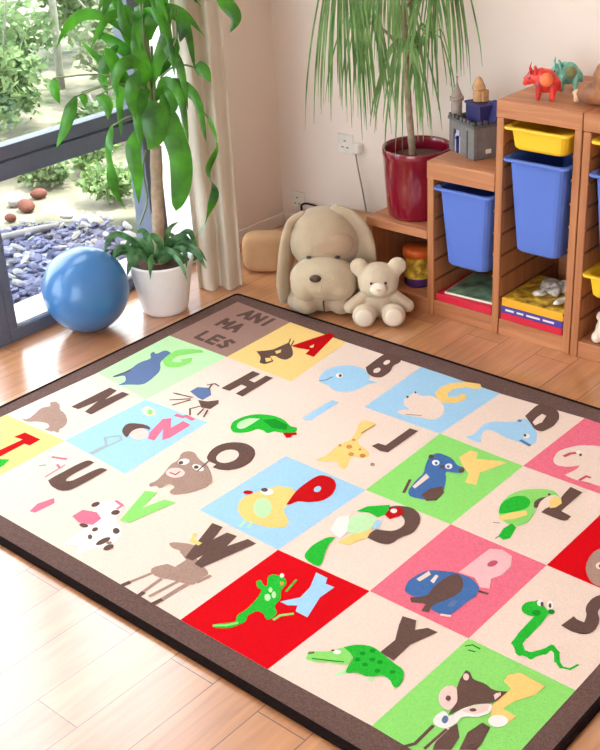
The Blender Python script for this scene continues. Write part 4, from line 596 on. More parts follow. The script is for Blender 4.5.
# unseen front glazing behind the viewer, added and sized for fill light
root = struct(empty('fill_window', (.8, YF, 0)))
f = MB(); f.box(0, -.1, 0, .08, 0, WT); f.box(2.52, -.1, 0, 2.6, 0, WT); f.box(.08, -.1, WT - .08, 2.52, 0, WT); f.box(.08, -.1, 0, 2.52, 0, .08)
f.build('window_frame', M['frame'], root); MB().box(.08, -.055, .08, 2.52, -.05, WT - .08).build('window_pane', M['glass'], root)
# low skirting
struct(MB().box(XW + .012, YB - .012, 0, XR, YB, .06).build('baseboard_back', M['wall'], bevel=.003))
struct(MB().box(XW, .26, 0, XW + .012, YB, .06).build('baseboard_left', M['wall'], bevel=.003))

# ---------------------------------------------------------------- rug
rug = empty('alphabet_rug', (1.07, -.75, 0), label='large alphabet rug of animal squares and letters with dark brown border', cat='rug')
RX0, RX1, RY0, RY1 = -.045, 2.225, -1.582, .056; ZT = .018
cen = Vector((1.07, -.75, 0))
b = MB(); 
o = 0
prof = [(-.006, .0), (0, .001), (.004, .008), (.002, .016), (-.006, .019), (-.014, .0175)]
b.loft([rrect(RX0 - d - cen.x, RY0 - d - cen.y, RX1 + d - cen.x, RY1 + d - cen.y, .02, z, 5) for d, z in prof])
b.build('binding', M['binding'], rug, smooth=True)
names = sorted(RUG); idx = {n: i for i, n in enumerate(names)}
b = MB(); b.mi = idx['border']
top = rrect(RX0 + .008 - cen.x, RY0 + .008 - cen.y, RX1 - .008 - cen.x, RY1 - .008 - cen.y, .014, ZT - .0008, 5)
low = [Vector((p.x, p.y, .002)) for p in top]
b.loft([low, top], True, True, True)
RN = [0]
def rugpoly(pts, lay, col):
    b.mi = idx[col]; z = ZT - .0006 + lay * .0003 + RN[0] * 1e-6; RN[0] += 1
    b.face([b.bm.verts.new((x / 1000 - cen.x, y / 1000 - cen.y, z)) for x, y in pts])
def area(p): return sum(p[i][0] * p[(i + 1) % len(p)][1] - p[(i + 1) % len(p)][0] * p[i][1] for i in range(len(p)))
for ln in RUGTXT.strip().split('\n'):
    c, lay, wd, *q = ln.split(); q = list(map(int, q)); pts = list(zip(q[::2], q[1::2])); lay = int(lay); wd = int(wd)
    if wd:
        for i in range(len(pts) - 1):
            (x0, y0), (x1, y1) = pts[i], pts[i + 1]; L_ = math.hypot(x1 - x0, y1 - y0) or 1; h = wd / 2
            ux, uy = (x1 - x0) / L_ * h * .6, (y1 - y0) / L_ * h * .6; nx, ny = -(y1 - y0) / L_ * h, (x1 - x0) / L_ * h
            rugpoly([(x0 - ux + nx, y0 - uy + ny), (x0 - ux - nx, y0 - uy - ny), (x1 + ux - nx, y1 + uy - ny), (x1 + ux + nx, y1 + uy + ny)], lay + .1 * (i % 2), c)
    else:
        rugpoly(pts[::-1] if area(pts) < 0 else pts, lay, c)
for f in b.bm.faces:
    f.normal_update()
    if f.normal.z < -.5 and f.calc_center_median().z > .01: f.normal_flip()
bmesh.ops.triangulate(b.bm, faces=[f for f in b.bm.faces if len(f.verts) > 4])
b.build('pile', [RUG[n] for n in names], rug, normals=False)

# ---------------------------------------------------------------- ball
ball = empty('exercise_ball', (-.305, -.492, 0), label='matte blue exercise ball on the wooden floor beside the white plant pot', cat='ball')
b = MB()
n = 72; R_ = .165; L_ = []
for j in range(1, n // 2):
    a = PI * j / (n // 2); rr = R_ * (1 - .004 * (1 if abs(math.sin(a * 18)) < .25 else 0))
    L_.append([Vector((rr * math.sin(a) * math.cos(2 * PI * i / n), rr * math.sin(a) * math.sin(2 * PI * i / n), -rr * math.cos(a))) for i in range(n)])
TILT = Matrix.Rotation(.9, 4, 'X') @ Matrix.Rotation(.5, 4, 'Y')
L_ = [[TILT @ p + Vector((0, 0, R_)) for p in l] for l in L_]
b.loft(L_, True, True, True); b.build('ball_shell', M['ball'], ball, smooth=True)
vd = TILT @ Vector((0, 0, -1)); vc = Vector((0, 0, R_)) + vd * (R_ + .0005)
b = MB(); b.lathe([(.001, .002), (.006, .002), (.008, 0), (.008, -.003)], n=16, mtx=Matrix.Translation(vc) @ vd.to_track_quat('Z', 'Y').to_matrix().to_4x4(), cap0=True)
b.build('valve_plug', M['ballcap'], ball, smooth=True)

# ---------------------------------------------------------------- potted tree with hanging leaves
PX, PY = -.200, -.195
pl = empty('potted_dracaena', (PX, PY, 0), label='tall leafy houseplant with hanging leaves in a white pot by the window', cat='plant')
off = Vector((PX, PY, 0))
b = MB(); b.lathe([(.0, .0), (.084, .0), (.09, .006), (.094, .02), (.112, .12), (.128, .205), (.131, .212), (.128, .217), (.122, .215), (.118, .205), (.112, .17)], n=56)
b.build('pot', M['wpot'], pl, smooth=True)
b = MB(); b.lathe([(.0, .2), (.04, .203), (.08, .199), (.115, .196)], n=40); b.build('soil', M['soil'], pl, smooth=True)
b = MB(); T_ = spline([Vector(p) - off for p in [TRUNK[0][:2] + [.19]] + TRUNK[1:3]], 8); T_.append(T_[-1] + Vector((0, 0, .012)))
b.tube(T_, [(.025 - .003 * i / len(T_)) * (1 + .06 * math.sin(i * 1.9)) for i in range(len(T_))], 14); b.build('trunk', M['trunk'], pl, smooth=True)
b = MB()
TP = Vector(TRUNK[2]) - off
TIPS = []
for q in ((-.02, .01, .45), (.02, -.015, .55), (.0, .02, .62), (.015, .02, .38)): TIPS.append(TP + Vector(q)); b.tube(spline([TP, TP + Vector((q[0] * .6, q[1] * .6, q[2] * .4)), TP + Vector(q)], 6), [.011 - .0005 * k for k in range(13)], 8)
CR = Vector((-.158, -.16, .95)) - off
for i_ in (2, 3, 4, 7, 8, 11, 12, 13):
    p = Vector((max(LEAVES[i_][0][0][0], XW + .03),) + tuple(LEAVES[i_][0][0][1:])) - off
    if i_ in (4,): c_ = CR - Vector((0, 0, .2))
    elif i_ == 11: c_ = CR + Vector((0, 0, .25))
    else: c_ = CR - Vector((0, 0, .08))
    if i_ in (7, 8): continue
    b.tube(spline([c_, (c_ + p) / 2 + Vector((0, 0, .035)), p], 6), .003, 6)
for s in STEMS: b.tube(spline([Vector(p) - off for p in s], 8), .0035, 6)
b.build('stalks', M['stem'], pl, smooth=True)
def xfix(pts): return [Vector((max(p[0], XW + .03), p[1], p[2])) - off for p in pts]
b = MB()
for pts, w_, tw in LEAVES: blade(b, xfix(pts), w_ * (1.0 if w_ > .083 or w_ < .056 else .75), tw=tw, n=6, ex=.55 if w_ > .07 and len(pts) == 5 else .95, point=.6 if w_ > .07 and len(pts) == 5 else .35)
rn = random.Random(3)
for tp in TIPS[:3]:   # rosette at each shoot tip
    for i in range(7):
        a = i * 2.4 + rn.uniform(-.3, .3); d = Vector((math.cos(a), math.sin(a), 0)); r_ = rn.uniform(.09, .15); q = tp - Vector((0, 0, .02))
        blade(b, [q, q + d * r_ * .4 + Vector((0, 0, .07)), q + d * r_ + Vector((0, 0, .06)), q + d * r_ * 1.5 + Vector((0, 0, -.03))], rn.uniform(.03, .042), n=5, ex=.95)
for i in range(7):   # crown leaves towards the window and the room
    a = rn.uniform(0, 2 * PI); r_ = rn.uniform(.10, .22); z0 = rn.uniform(.82, 1.15)
    base_ = Vector((-.16, -.165, z0)); d = Vector((math.cos(a), math.sin(a), 0))
    pts = [base_, base_ + d * r_ * .5 + Vector((0, 0, .07)), base_ + d * r_ + Vector((0, 0, .02)), base_ + d * r_ * 1.15 + Vector((0, 0, -.14))]
    blade(b, xfix(pts), rn.uniform(.028, .042), n=6)
b.build('foliage', M['leaf'], pl, smooth=True)
b = MB()
for pts, w_, tw in BASE: blade(b, xfix([[p[0], p[1], max(p[2], .2)] if i == 0 else p for i, p in enumerate(pts)]), w_ * .62, n=6)
for i in range(22):
    a = rn.uniform(0, 2 * PI); r_ = rn.uniform(.09, .17); c0 = Vector((math.cos(a) * .03, math.sin(a) * .03, .2)); d = Vector((math.cos(a), math.sin(a), 0)); hh = rn.uniform(.04, .09)
    blade(b, xfix([c0 + off, c0 + off + d * r_ * .45 + Vector((0, 0, hh)), c0 + off + d * r_ * .9 + Vector((0, 0, hh * .8)), c0 + off + d * r_ * 1.15 + Vector((0, 0, -.01))]), rn.uniform(.016, .026), n=5, ex=1)
b.build('underplanting', M['leafvar'], pl, smooth=True)

# ---------------------------------------------------------------- curtain
b = MB(); A_ = Vector((-.205, .0, 0)); B_ = Vector((-.088, .135, 0)); D_ = (B_ - A_); Nn = Vector((-D_.y, D_.x, 0)).normalized()
cp = []
K = 90
for i in range(K + 1):
    t = i / K
    cp.append((t, .024 * math.sin(t * 2 * PI * 2.3 + .6) + .005 * math.sin(t * 2 * PI * 4.1 + 1) ))
path = [(t, o) for t, o in cp] + [(1 - t, .05 + .018 * math.sin(t * 2 * PI * 3 + 2)) for t, o in cp[::3]]
L_ = []
for z in [.006, .02, .3, .6, .9, 1.2, 1.6, 2.0, 2.3]:
    k = 1 + (.12 * z / 2.3); l = []
    for t, o in path:
        sway = .012 * math.sin(z * 2.3 + t * 5)
        l.append(A_ + D_ * (.5 + (t - .5) * k) + Nn * (o * (1 + .15 * z) + sway * .4) + Vector((0, 0, z)))
    L_.append(l)
b.loft(L_, True, False, True)
cu = b.build('curtain', M['curtain'], smooth=True)
tag(cu, 'cream floor length curtain gathered in folds beside the window', 'curtain')
rod = MB(); rod.tube([(XW + .02, .07, 2.32), (-.04, .07, 2.32)], .012, 12); rod.tube([(-.04, .07, 2.32), (-.02, .07, 2.32)], .02, 12)
tag(rod.build('curtain_rail', M['frame'], smooth=True), 'grey curtain rail above the gathered cream curtain', 'curtain rail')

# ---------------------------------------------------------------- shelving
def bevbox(name, m, parent, x0, y0, z0, x1, y1, z1, bv=.003): return MB().box(x0, y0, z0, x1, y1, z1).build(name, m, parent, bevel=bv)
YS = .36; DP = .435; PT = .028
su = empty('shelving_unit', (.392, YS, 0), label='stepped pine storage frame with three rising tops along the wall', cat='shelf unit')
xs = [0, .289, .578, .873]; hs = [.338, .608, .868, .868]; th = [.034, .066, .06]
ph = [.304, .542, .808, .808]
for i in range(4):
    x = xs[i]
    bevbox('side_panel', M['pinev'], su, x, .002, 0, x + PT, DP, ph[i])
    if i:   # notches of the runners, seen as dark ticks on the upright's edges
        pass
for i in range(3):
    x0 = xs[i] if i == 0 else xs[i] - .001; x1 = xs[i + 1] - (0.0005 if i < 2 else 0)
    if i == 2: x1 = xs[3] + PT
    z1 = hs[i]; z0 = z1 - th[i]
    b = MB().box(x0, 0, z0, x1, .02, z1); b.box(x0, .0205, z1 - .02, x1, DP, z1); b.build('top_board', M['pineh'], su, bevel=.003)
    b = MB().box(xs[i] + PT, .006, 0, xs[i + 1], .024, .062); b.box(xs[i] + PT, .0245, .045, xs[i + 1], DP - .01, .062); b.build('bottom_board', M['pineh'], su, bevel=.002)
    if i: bevbox('back_panel', M['pineh'], su, xs[i] + PT, DP - .008, .063, xs[i + 1], DP, z0)
# tray runners, fixed on the inner faces of the uprights
b = MB()
for i in (1, 2):
    z = .14
    while z < ph[i] - .02:
        for q in (xs[i] + PT, xs[i + 1] - .005): MB().box(q, .004, z, q + .005, .40, z + .007).build('tray_runner', M['groove'], su)
        z += .082
X2 = 1.297
s2 = empty('shelving_unit', (X2, YS, 0), label='pine storage frame cut off by the right edge of the photo', cat='shelf unit')
for x in (0, .29): bevbox('side_panel', M['pinev'], s2, x, .002, 0, x + PT, DP, .806)
b = MB().box(-.001, 0, .808, .319, .02, .868); b.box(-.001, .0205, .848, .319, DP, .868); b.build('top_board', M['pineh'], s2, bevel=.003)
b = MB().box(PT, .006, 0, .29, .024, .062); b.box(PT, .0245, .045, .29, DP - .01, .062); b.build('bottom_board', M['pineh'], s2, bevel=.002)
bevbox('back_panel', M['pineh'], s2, PT, DP - .008, .063, .29, DP, .806)
b = MB(); z = .14
while z < .79:
    for q in (PT, .285): MB().box(q, .004, z, q + .005, .40, z + .007).build('tray_runner', M['groove'], s2)
    z += .082

def bin_(x0, x1, zt, zb, m, label, cat='storage bin', y0=YS - .018, y1=YS + .385):
    tp = .020 + (zt - zb) * .055; xc = (x0 + x1) / 2
    root = empty('storage_bin', (xc, y0, zb), label=label, cat=cat, group='plastic bins in the pine storage frames')
    g = .012; h = zt - zb; w2 = (x1 - x0) / 2 ; d = y1 - y0
    b = MB(); LP = []
    def ring(ins, z, r=.03): return rrect(-w2 + ins, ins, w2 - ins, d - ins, r, z)
    LP += [ring(tp + .02, 0, .02), ring(tp + .006, .004, .03), ring(tp, .012, .03), ring(g + .004, h - .012, .03), ring(g, h - .010, .03), ring(.001, h - .009, .02), ring(0, h - .006, .02), ring(.001, h, .02), ring(g + .003, h, .025), ring(g + .007, h - .004, .025), ring(tp + .006, .010, .03)]
    b.loft(LP, True, True, True); b.build('bin_body', m, root, smooth=False, bevel=0)
    bpy.data.objects[-1] if False else None
    return root
for me_o in (): pass
bin_(.715, .966, .520, .212, M['bblue'], 'tall blue plastic bin in the lower column under the toy castle')
bin_(1.004, 1.257, .786, .702, M['byel'], 'shallow yellow bin at the top of the middle tall column')
bin_(1.004, 1.257, .676, .330, M['bblue'], 'tall blue bin below the whole shallow yellow bin')
bin_(1.33, 1.582, .786, .702, M['byel'], 'shallow yellow bin cut off at the upper right photo edge')
bin_(1.33, 1.582, .676, .375, M['bblue'], 'tall blue bin cut off by the right photo edge')
bin_(1.33, 1.582, .325, .235, M['byel'], 'low yellow bin near the floor at the right photo edge')

def gamebox(x0, y0, z0, x1, y1, z1, m, mt, label, name='game_box', cat='box', rz=0, text=True):
    xc = (x0 + x1) / 2; root = empty(name, (xc, y0, z0), rz, label=label, cat=cat, group='flat game boxes in the pine frame' if name == 'game_box' else None); w2 = (x1 - x0) / 2; d = y1 - y0; h = z1 - z0
    MB().box(-w2, 0, 0, w2, d, h).build('box_body', m, root, bevel=.0015)
    if mt: MB().box(-w2 + .004, .004, h, w2 - .004, d - .004, h + .0008).build('printed_cover', mt, root)
    if text:   # title strip on the spine, unreadable blocks of lettering
        b = MB(); x = -w2 + .02
        rn = random.Random(int(z0 * 1000))
        while x < w2 - .05:
            l = rn.uniform(.02, .06); b.box(x, -.0008, h * .38, min(x + l, w2 - .01), 0, h * .66); x += l + .012
        b.build('spine_print', M['page'], root)
    return root
gamebox(.716, YS + .012, .0625, .962, YS + .25, .092, M['bk_red'], None, 'flat red box lying under the tall blue bin of the lower column', text=False)
gamebox(.745, YS + .03, .0925, .955, YS + .25, .100, M['page'], M['bk_dark'], 'dark covered magazine on top of the flat red box', 'magazine', 'magazine', .06, False)
gamebox(1.005, YS + .008, .0625, 1.258, YS + .26, .088, M['bk_red'], None, 'flat red box, lowest of the stack of three boxes', text=False)
gamebox(1.004, YS + .010, .0885, 1.258, YS + .27, .114, M['bk_purple'], None, 'flat purple box with white lettering between red and yellow boxes')
gamebox(1.006, YS + .012, .1145, 1.258, YS + .27, .146, M['bk_yellow'], M['jar_p'], 'thick yellow box, topmost of the stack of three boxes', text=False)
b = MB()
for i in range(16):
    rn = random.Random(i); b.ell((1.15 + rn.uniform(-.075, .075), YS + .13 + rn.uniform(-.07, .09), .160 + rn.uniform(0, .012)), (rn.uniform(.015, .035), rn.uniform(.015, .035), .012), (rn.uniform(-.5, .5), rn.uniform(-.5, .5), rn.uniform(0, 3)), 10)
o = b.build('toy_bag', M['foil']); remesh(o, .006, 2); tag(o, 'crumpled plastic bag of small toys lying on the yellow box', 'bag')
b = MB()
b.ell((1.40, YS + .07, .105), (.042, .04, .042), n=18); b.ell((1.385, YS + .035, .085), (.022, .03, .022)); b.ell((1.43, YS + .05, .085), (.022, .03, .022)); b.ell((1.38, YS + .06, .15), (.02, .016, .02)); b.ell((1.43, YS + .06, .15), (.02, .016, .02))
o = b.build('plush_toy', M['teddyl']); remesh(o, .005, 3); tag(o, 'small pale soft toy on the bottom board at the right photo edge', 'toy')

# jar under the bench
jr = empty('snack_tub', (.560, .470, .062), label='round printed tub with orange lid under the low pine step', cat='tub')
b = MB(); b.lathe([(0, 0), (.052, 0), (.056, .005), (.056, .035)], n=36, cap0=False); b.build('tub_base', M['jar_v'], jr, smooth=True)
b = MB(); b.lathe([(.056, .0352), (.057, .06), (.057, .12)], n=36); b.build('tub_label', M['jar_p'], jr, smooth=True)
b = MB(); b.lathe([(.0575, .1202), (.061, .122), (.061, .148), (.057, .153), (0, .155)], n=36); b.build('lid', M['jar_o'], jr, smooth=True)

# ---------------------------------------------------------------- red pot palm on the low step
QX, QY, QZ = .532, .505, .338
pa = empty('potted_palm', (QX, QY, QZ), label='drooping narrow leaved palm in a glossy dark red pot', cat='plant')
b = MB(); b.lathe([(0, 0), (.106, 0), (.112, .004), (.116, .012), (.124, .12), (.130, .236), (.133, .24), (.1335, .262), (.131, .268), (.126, .266), (.122, .255), (.119, .20)], n=64); b.build('pot', M['redpot'], pa, smooth=True)
b = MB(); b.lathe([(0, .222), (.06, .224), (.1205, .218)], n=36); b.build('soil', M['soil'], pa, smooth=True)
off = Vector((QX, QY, QZ))
b = MB(); S_ = spline([Vector((PSTEM[0][0], PSTEM[0][1], QZ + .215)) - off] + [Vector(p) - off for p in PSTEM[1:]], 8)
b.tube(S_, [.014 * (1 - .35 * i / len(S_)) * (1 + .08 * math.sin(i * 2.5)) for i in range(len(S_))], 12)
HUBS.append(PSTEM[-1])
for h_ in HUBS[:-1]:
    hv = Vector(h_) - off; st = min(S_, key=lambda p: abs(p.z - (hv.z - .12)))
    b.tube(spline([st, (st + hv) / 2 + Vector((0, 0, .02)), hv], 5), .006, 8)
b.build('stem', M['palmstem'], pa, smooth=True)
b = MB(); rn = random.Random(11)
CNT = [42, 34, 36, 26, 14, 14, 40]; LEN = [.53, .42, .40, .34, .26, .40, .36]; SP = [.17, .16, .16, .15, .12, .16, .20]
for h_, cnt, ln, sp in zip(HUBS, CNT, LEN, SP):
    hv = Vector(h_) - off
    for k in range(cnt):
        a = rn.uniform(0, 2 * PI); r_ = sp * math.sqrt(rn.uniform(.02, 1)); l_ = ln * rn.uniform(.6, 1.05); up = rn.uniform(.02, .10)
        d = Vector((math.cos(a), math.sin(a), 0)); pts = []
        for j in range(6):
            t = j / 5; pts.append(hv + d * r_ * (1 - math.exp(-2.2 * t)) / .89 + Vector((0, 0, up * math.sin(min(1, t * 2.2) * PI) - l_ * t ** 1.35)))
        for p in pts: p.y = min(p.y, YB - .02 - off.y)
        blade(b, pts, rn.uniform(.005, .0085), n=3, fold=.15, point=.5)
b.build('foliage', M['palm'], pa, smooth=True)

# ---------------------------------------------------------------- wall sockets and cords
def socket(loc, label):
    r = empty('wall_socket', loc, label=label, cat='socket', group='wall sockets on the back wall')
    MB().box(-.043, -.010, -.043, .043, 0, .043).build('socket_plate', M['white_pl'], r, bevel=.004)
    for x, z in ((0, .014), (-.013, -.014), (.013, -.014)): MB().box(x - .006, -.0108, z - .002, x + .006, -.0101, z + .002).build('slot', M['black'], r)
    return r
socket((-.06, YB, .445), 'white wall socket left of the red plant pot')
socket((-.355, YB, .135), 'white low wall socket above the plush dog head')
pg = empty('power_plug', (.015, YB - .0005, .44), label='beige plug and thin cord hanging down the wall beside the red pot', cat='plug')
MB().box(-.022, -.038, -.02, .022, 0, .022).build('plug_body', M['white_pl'], pg, bevel=.006)
b = MB(); b.tube(spline([(0, -.03, -.02), (.01, -.03, -.08), (.03, -.03, -.17), (.05, -.03, -.27), (.075, -.03, -.40), (.09, -.03, -.436)], 8), .0035, 8); b.build('power_cord', M['cord'], pg, smooth=True)
b = MB(); b.tube(spline([(-.30, YB - .018, .02), (-.31, YB - .03, .10), (-.31, YB - .03, .128), (-.27, YB - .03, .140), (-.20, YB - .03, .125), (-.19, YB - .03, .01)], 8), .005, 8)
tag(b.build('cable', M['black'], smooth=True), 'short black cable arching above the plush dog head', 'cable')

# ---------------------------------------------------------------- cushions behind the dog
def cushion(name, loc, size, rz, tilt, label, m):
    b = MB(); b.ell((0, 0, 0), 1, n=24)
    for v in b.bm.verts:
        p = v.co; q = Vector([math.copysign(abs(c) ** .45, c) for c in p]); v.co = Vector((q.x * size[0] / 2, q.y * size[1] / 2 * (1 - .35 * abs(q.x) ** 3), q.z * size[2] / 2))
    mz = min((Matrix.Rotation(tilt, 3, 'X') @ v.co).z for v in b.bm.verts)
    for v in b.bm.verts: v.co = Matrix.Rotation(tilt, 3, 'X') @ v.co - Vector((0, 0, mz))
    o = b.build(name, m, smooth=True, loc=loc); o.rotation_euler = (0, 0, rz); tag(o, label, 'cushion', 'tan cushions behind the plush dog'); return o
cushion('cushion', (-.135, .350, 0), (.22, .12, .165), .64, 0, 'tan cushion on the floor between curtain and plush dog', M['cushion'])
cushion('cushion', (.12, .66, 0), (.36, .16, .20), .05, 0, 'tan cushion against the wall behind the plush dog head', M['cushion'])

# ---------------------------------------------------------------- plush dog
dog = empty('plush_dog', (.298, .222, 0), .60, label='large beige plush dog with long hanging ears seated behind the rug', cat='soft toy')
dog.scale = (1, 1, .955)
b = MB()
b.ell((0, .0, .12), (.125, .11, .12)); b.ell((.0, -.03, .09), (.120, .10, .09)); b.ell((0, .0, .275), (.142, .12, .130)); b.ell((0, .01, .33), (.125, .105, .085))
b.ell((-.07, -.095, .055), (.055, .07, .055)); b.ell((.065, -.095, .055), (.055, .07, .055))
b.ell((-.095, -.06, .045), (.06, .075, .045)); b.ell((.09, -.06, .045), (.06, .075, .045)); b.ell((0, -.075, .08), (.075, .07, .08))
o = b.build('body', M['plush'], dog); remesh(o, .008, 5)
b = MB(); b.ell((.0, -.108, .160), (.132, .088, .094)); b.ell((-.06, -.120, .136), (.068, .068, .068)); b.ell((.06, -.120, .136), (.068, .068, .068)); o = b.build('muzzle', M['plushm'], dog); remesh(o, .007, 6)
b = MB(); b.ell((-.022, -.190, .192), (.023, .013, .017), (.3, 0, 0)); b.build('nose', M['brown_plastic'], dog, smooth=True)
b = MB(); b.ell((.02, -.070, .292), (.10, .050, .062), (-.35, 0, 0)); o = b.build('brow', M['plushr'], dog); remesh(o, .007, 4)
for x in (-.052, .058):
    b = MB(); b.ell((x, -.118, .252), (.011, .007, .006)); b.build('eye', M['brown_plastic'], dog, smooth=True)
for sgn in (-1, 1):
    b = MB()
    if sgn < 0: P_ = [(-.085, .0, .385), (-.128, -.01, .355), (-.150, -.03, .28), (-.160, -.05, .20), (-.166, -.065, .12), (-.160, -.07, .055)]; W_ = [.022, .030, .034, .036, .038, .032]
    else: P_ = [(.055, -.01, .400), (.105, -.02, .375), (.138, -.02, .315), (.150, -.025, .24), (.152, -.03, .18), (.148, -.035, .14)]; W_ = [.04, .052, .060, .062, .056, .044]
    Q_ = spline(P_, 5)
    for i, p in enumerate(Q_):
        t = i / (len(Q_) - 1) * (len(W_) - 1); k = min(int(t), len(W_) - 2); w_ = W_[k] + (W_[k + 1] - W_[k]) * (t - k)
        b.ell(p, (.016, w_, w_ * .9), (0, .25 * -sgn, (1.05 if sgn > 0 else .6) * sgn), 12)
    o = b.build('ear', M['plush'], dog); remesh(o, .006, 5)
b = MB(); b.tube([(.0, -.148, .080), (.0, -.152, .06), (.002, -.150, .03)], .0035, 6); b.build('seam', M['brown_plastic'], dog, smooth=True)

# ---------------------------------------------------------------- teddy bear
td = empty('teddy_bear', (.545, .235, 0), .66, label='small cream teddy bear sitting beside the big plush dog', cat='soft toy')
b = MB()
b.ell((0, 0, .062), (.062, .055, .064)); b.ell((0, -.005, .158), (.080, .068, .066)); b.ell((0, -.015, .138), (.076, .062, .046))
for s_ in (-1, 1):
    b.ell((s_ * .072, .0, .208), (.036, .018, .036), (0, s_ * .5, 0)); b.ell((s_ * .06, 0, .19), (.03, .03, .03))
    for t in range(6): b.ell((s_ * (.055 + .055 * t / 5), -.01 - .02 * t / 5, .098 - .042 * t / 5), .022 + .004 * t / 5, n=12)
    for t in range(5): b.ell((s_ * (.035 + .017 * t / 4), -.03 - .055 * t / 4, .035 + .004 * t / 4), .032 + .004 * t / 4, n=12)
    b.ell((s_ * .055, -.095, .048), (.046, .028, .048))
o = b.build('body', M['teddy'], td); remesh(o, .005, 4)
b = MB(); b.ell((0, -.070, .145), (.032, .026, .026)); b.build('muzzle', M['teddyl'], td, smooth=True)
b = MB(); b.ell((0, -.096, .151), (.008, .004, .005)); b.build('nose', M['beige_t'], td, smooth=True)
for s_ in (-1, 1):
    b = MB(); b.ell((s_ * .027, -.0705, .168), .0050, n=12); b.build('eye', M['brown_plastic'], td, smooth=True)
    b = MB(); b.ell((s_ * .056, -.118, .049), (.033, .008, .034)); b.build('foot_pad', M['teddyl'], td, smooth=True)

# ---------------------------------------------------------------- toy castle
ang = math.atan2(-.082, .169)
ca = empty('toy_castle', (.666, .520, .608), ang, label='grey toy castle with navy keep on the middle pine step', cat='toy')
W_, D_, Hh = .178, .115, .115
b = MB()
# gate wall (front face, y=0) with an arch opening
gx0, gx1 = .030, .080
b.box(0, 0, 0, gx0, .02, Hh); b.box(gx1, 0, 0, W_, .02, Hh); b.box(gx0, 0, .085, gx1, .02, Hh)
for k in range(6):   # arch infill stones
    a = PI * k / 5; b.box(gx0 + (0 if k < 3 else (gx1 - gx0) - .008), 0, .065, gx0 + .008 + (0 if k < 3 else (gx1 - gx0) - .008), .02, .085)
b.box(W_ - .02, .02, 0, W_, D_, Hh); b.box(0, .02, 0, .02, D_, Hh); b.box(.02, D_ - .02, 0, W_ - .02, D_, Hh); b.box(.02, .02, .075, W_ - .02, D_ - .02, .09)
b.build('castle_walls', M['stone_t'], ca, bevel=.003)
b = MB()
b.box(-.004, -.004, Hh, W_ + .004, .022, Hh + .012); b.box(W_ - .022, .022, Hh, W_ + .004, D_ + .004, Hh + .012); b.box(-.004, .022, Hh, .022, D_ + .004, Hh + .012)
for k in range(7): b.box(.002 + k * .026, -.004, Hh + .012, .016 + k * .026, .010, Hh + .024)
for k in range(4): b.box(W_ - .010, .016 + k * .026, Hh + .012, W_ + .004, .030 + k * .026, Hh + .024)
b.box(W_ - .05, -.004, 0, W_ - .04, 0, .1); b.build('battlement', M['stone_d'], ca, bevel=.002)
b = MB().box(gx0, .008, .0, gx1, .012, .083); b.build('gate', M['lilac'], ca)
b = MB(); b.box(gx0 + .020, .001, 0, gx0 + .032, .007, .05); b.ell((gx0 + .026, .003, .056), .008, n=10); b.build('gate_figure', M['navy'], ca)
b = MB(); b.lathe([(.020, Hh), (.020, .18), (.026, .184), (.026, .196), (.022, .198), (.010, .225), (.003, .245), (.0025, .262), (.005, .266), (.0, .272)], (.016, .022, 0), 20); b.build('turret', M['beigepl'], ca, smooth=False)
b = MB(); b.box(.065, .03, .09, .165, .10, .182); b.box(.061, .026, .182, .169, .104, .192)
b.build('keep', M['navy'], ca, bevel=.003)
b = MB(); b.lathe([(.02, .195), (.02, .235), (.025, .238), (.022, .25), (.010, .275), (.0, .282)], (.105, .06, 0), 12); b.box(.11, .06, .195, .135, .085, .235); b.build('watch_tower', M['tanplastic'], ca, smooth=False, bevel=.002)
b = MB(); b.lathe([(.0, 0), (.040, 0), (.042, .006), (.040, .012), (0, .012)], n=28, mtx=Matrix.Translation((.175, .085, .165)) @ Matrix.Rotation(PI / 2 - .3, 4, 'X')); b.build('shield_disc', M['navy'], ca, smooth=False)
b = MB().box(W_ , .05, .02, W_ + .002, .072, .035); b.build('crest', M['page'], ca)

# ---------------------------------------------------------------- toy dinosaurs on the tall top
def dino(name, loc, rz, s, mb_, m2, label, horn=True):
    r = empty(name, loc, rz, label=label, cat='toy', group='toy dinosaurs on the tall pine top'); r.scale = (s * .86, s, s * 1.12)
    b = MB()   # faces -X, 0.115 long
    b.ell((.018, 0, .052), (.040, .026, .034)); b.ell((.0, 0, .058), (.028, .022, .030)); b.ell((.045, 0, .043), (.024, .020, .026)); b.ell((-.028, 0, .062), (.022, .017, .019), (0, .5, 0)); b.ell((-.044, 0, .054), (.017, .013, .013), (0, .5, 0)); b.ell((-.055, 0, .046), (.009, .009, .008))
    for x, y in ((-.006, .016), (-.006, -.016), (.045, .015), (.045, -.015)):
        for t in range(5): b.ell((x, y, .009 + .034 * t / 4), (.0095 + .003 * t / 4, .009 + .002 * t / 4, .0095), n=10)
    b.tube([(.06, 0, .045), (.068, 0, .034), (.072, 0, .022)], [.014, .009, .003], 8)
    o = b.build('body', mb_, r); remesh(o, .003, 2)
    b = MB(); b.ell((-.018, 0, .078), (.007, .022, .016), (0, -.4, 0), 16); b.build('neck_frill', mb_, r, smooth=True)
    if horn:
        b = MB()
        for y in (-.010, .010): b.tube([(-.034, y, .072), (-.040, y, .088), (-.036, y, .100)], [.0045, .003, .0008], 8)
        b.tube([(-.056, 0, .052), (-.062, 0, .062)], [.003, .0008], 8); b.build('horns', mb_, r, smooth=True)
    b = MB(); b.ell((.022, -.020, .058), (.024, .009, .020)); b.build('flank_patch', m2, r, smooth=True)
    b = MB(); b.ell((-.040, -.0145, .062), .0028, n=10); b.build('eye', M['black'], r, smooth=True)
    return r
dino('toy_dinosaur', (1.092, .432, .868), .45, 1.08, M['red_t'], M['orange_t'], 'red and orange toy dinosaur with horns on the tall pine top')
dino('toy_dinosaur', (1.098, .575, .868), .60, 1.0, M['teal_t'], M['olive_t'], 'teal and olive toy dinosaur behind the red one')
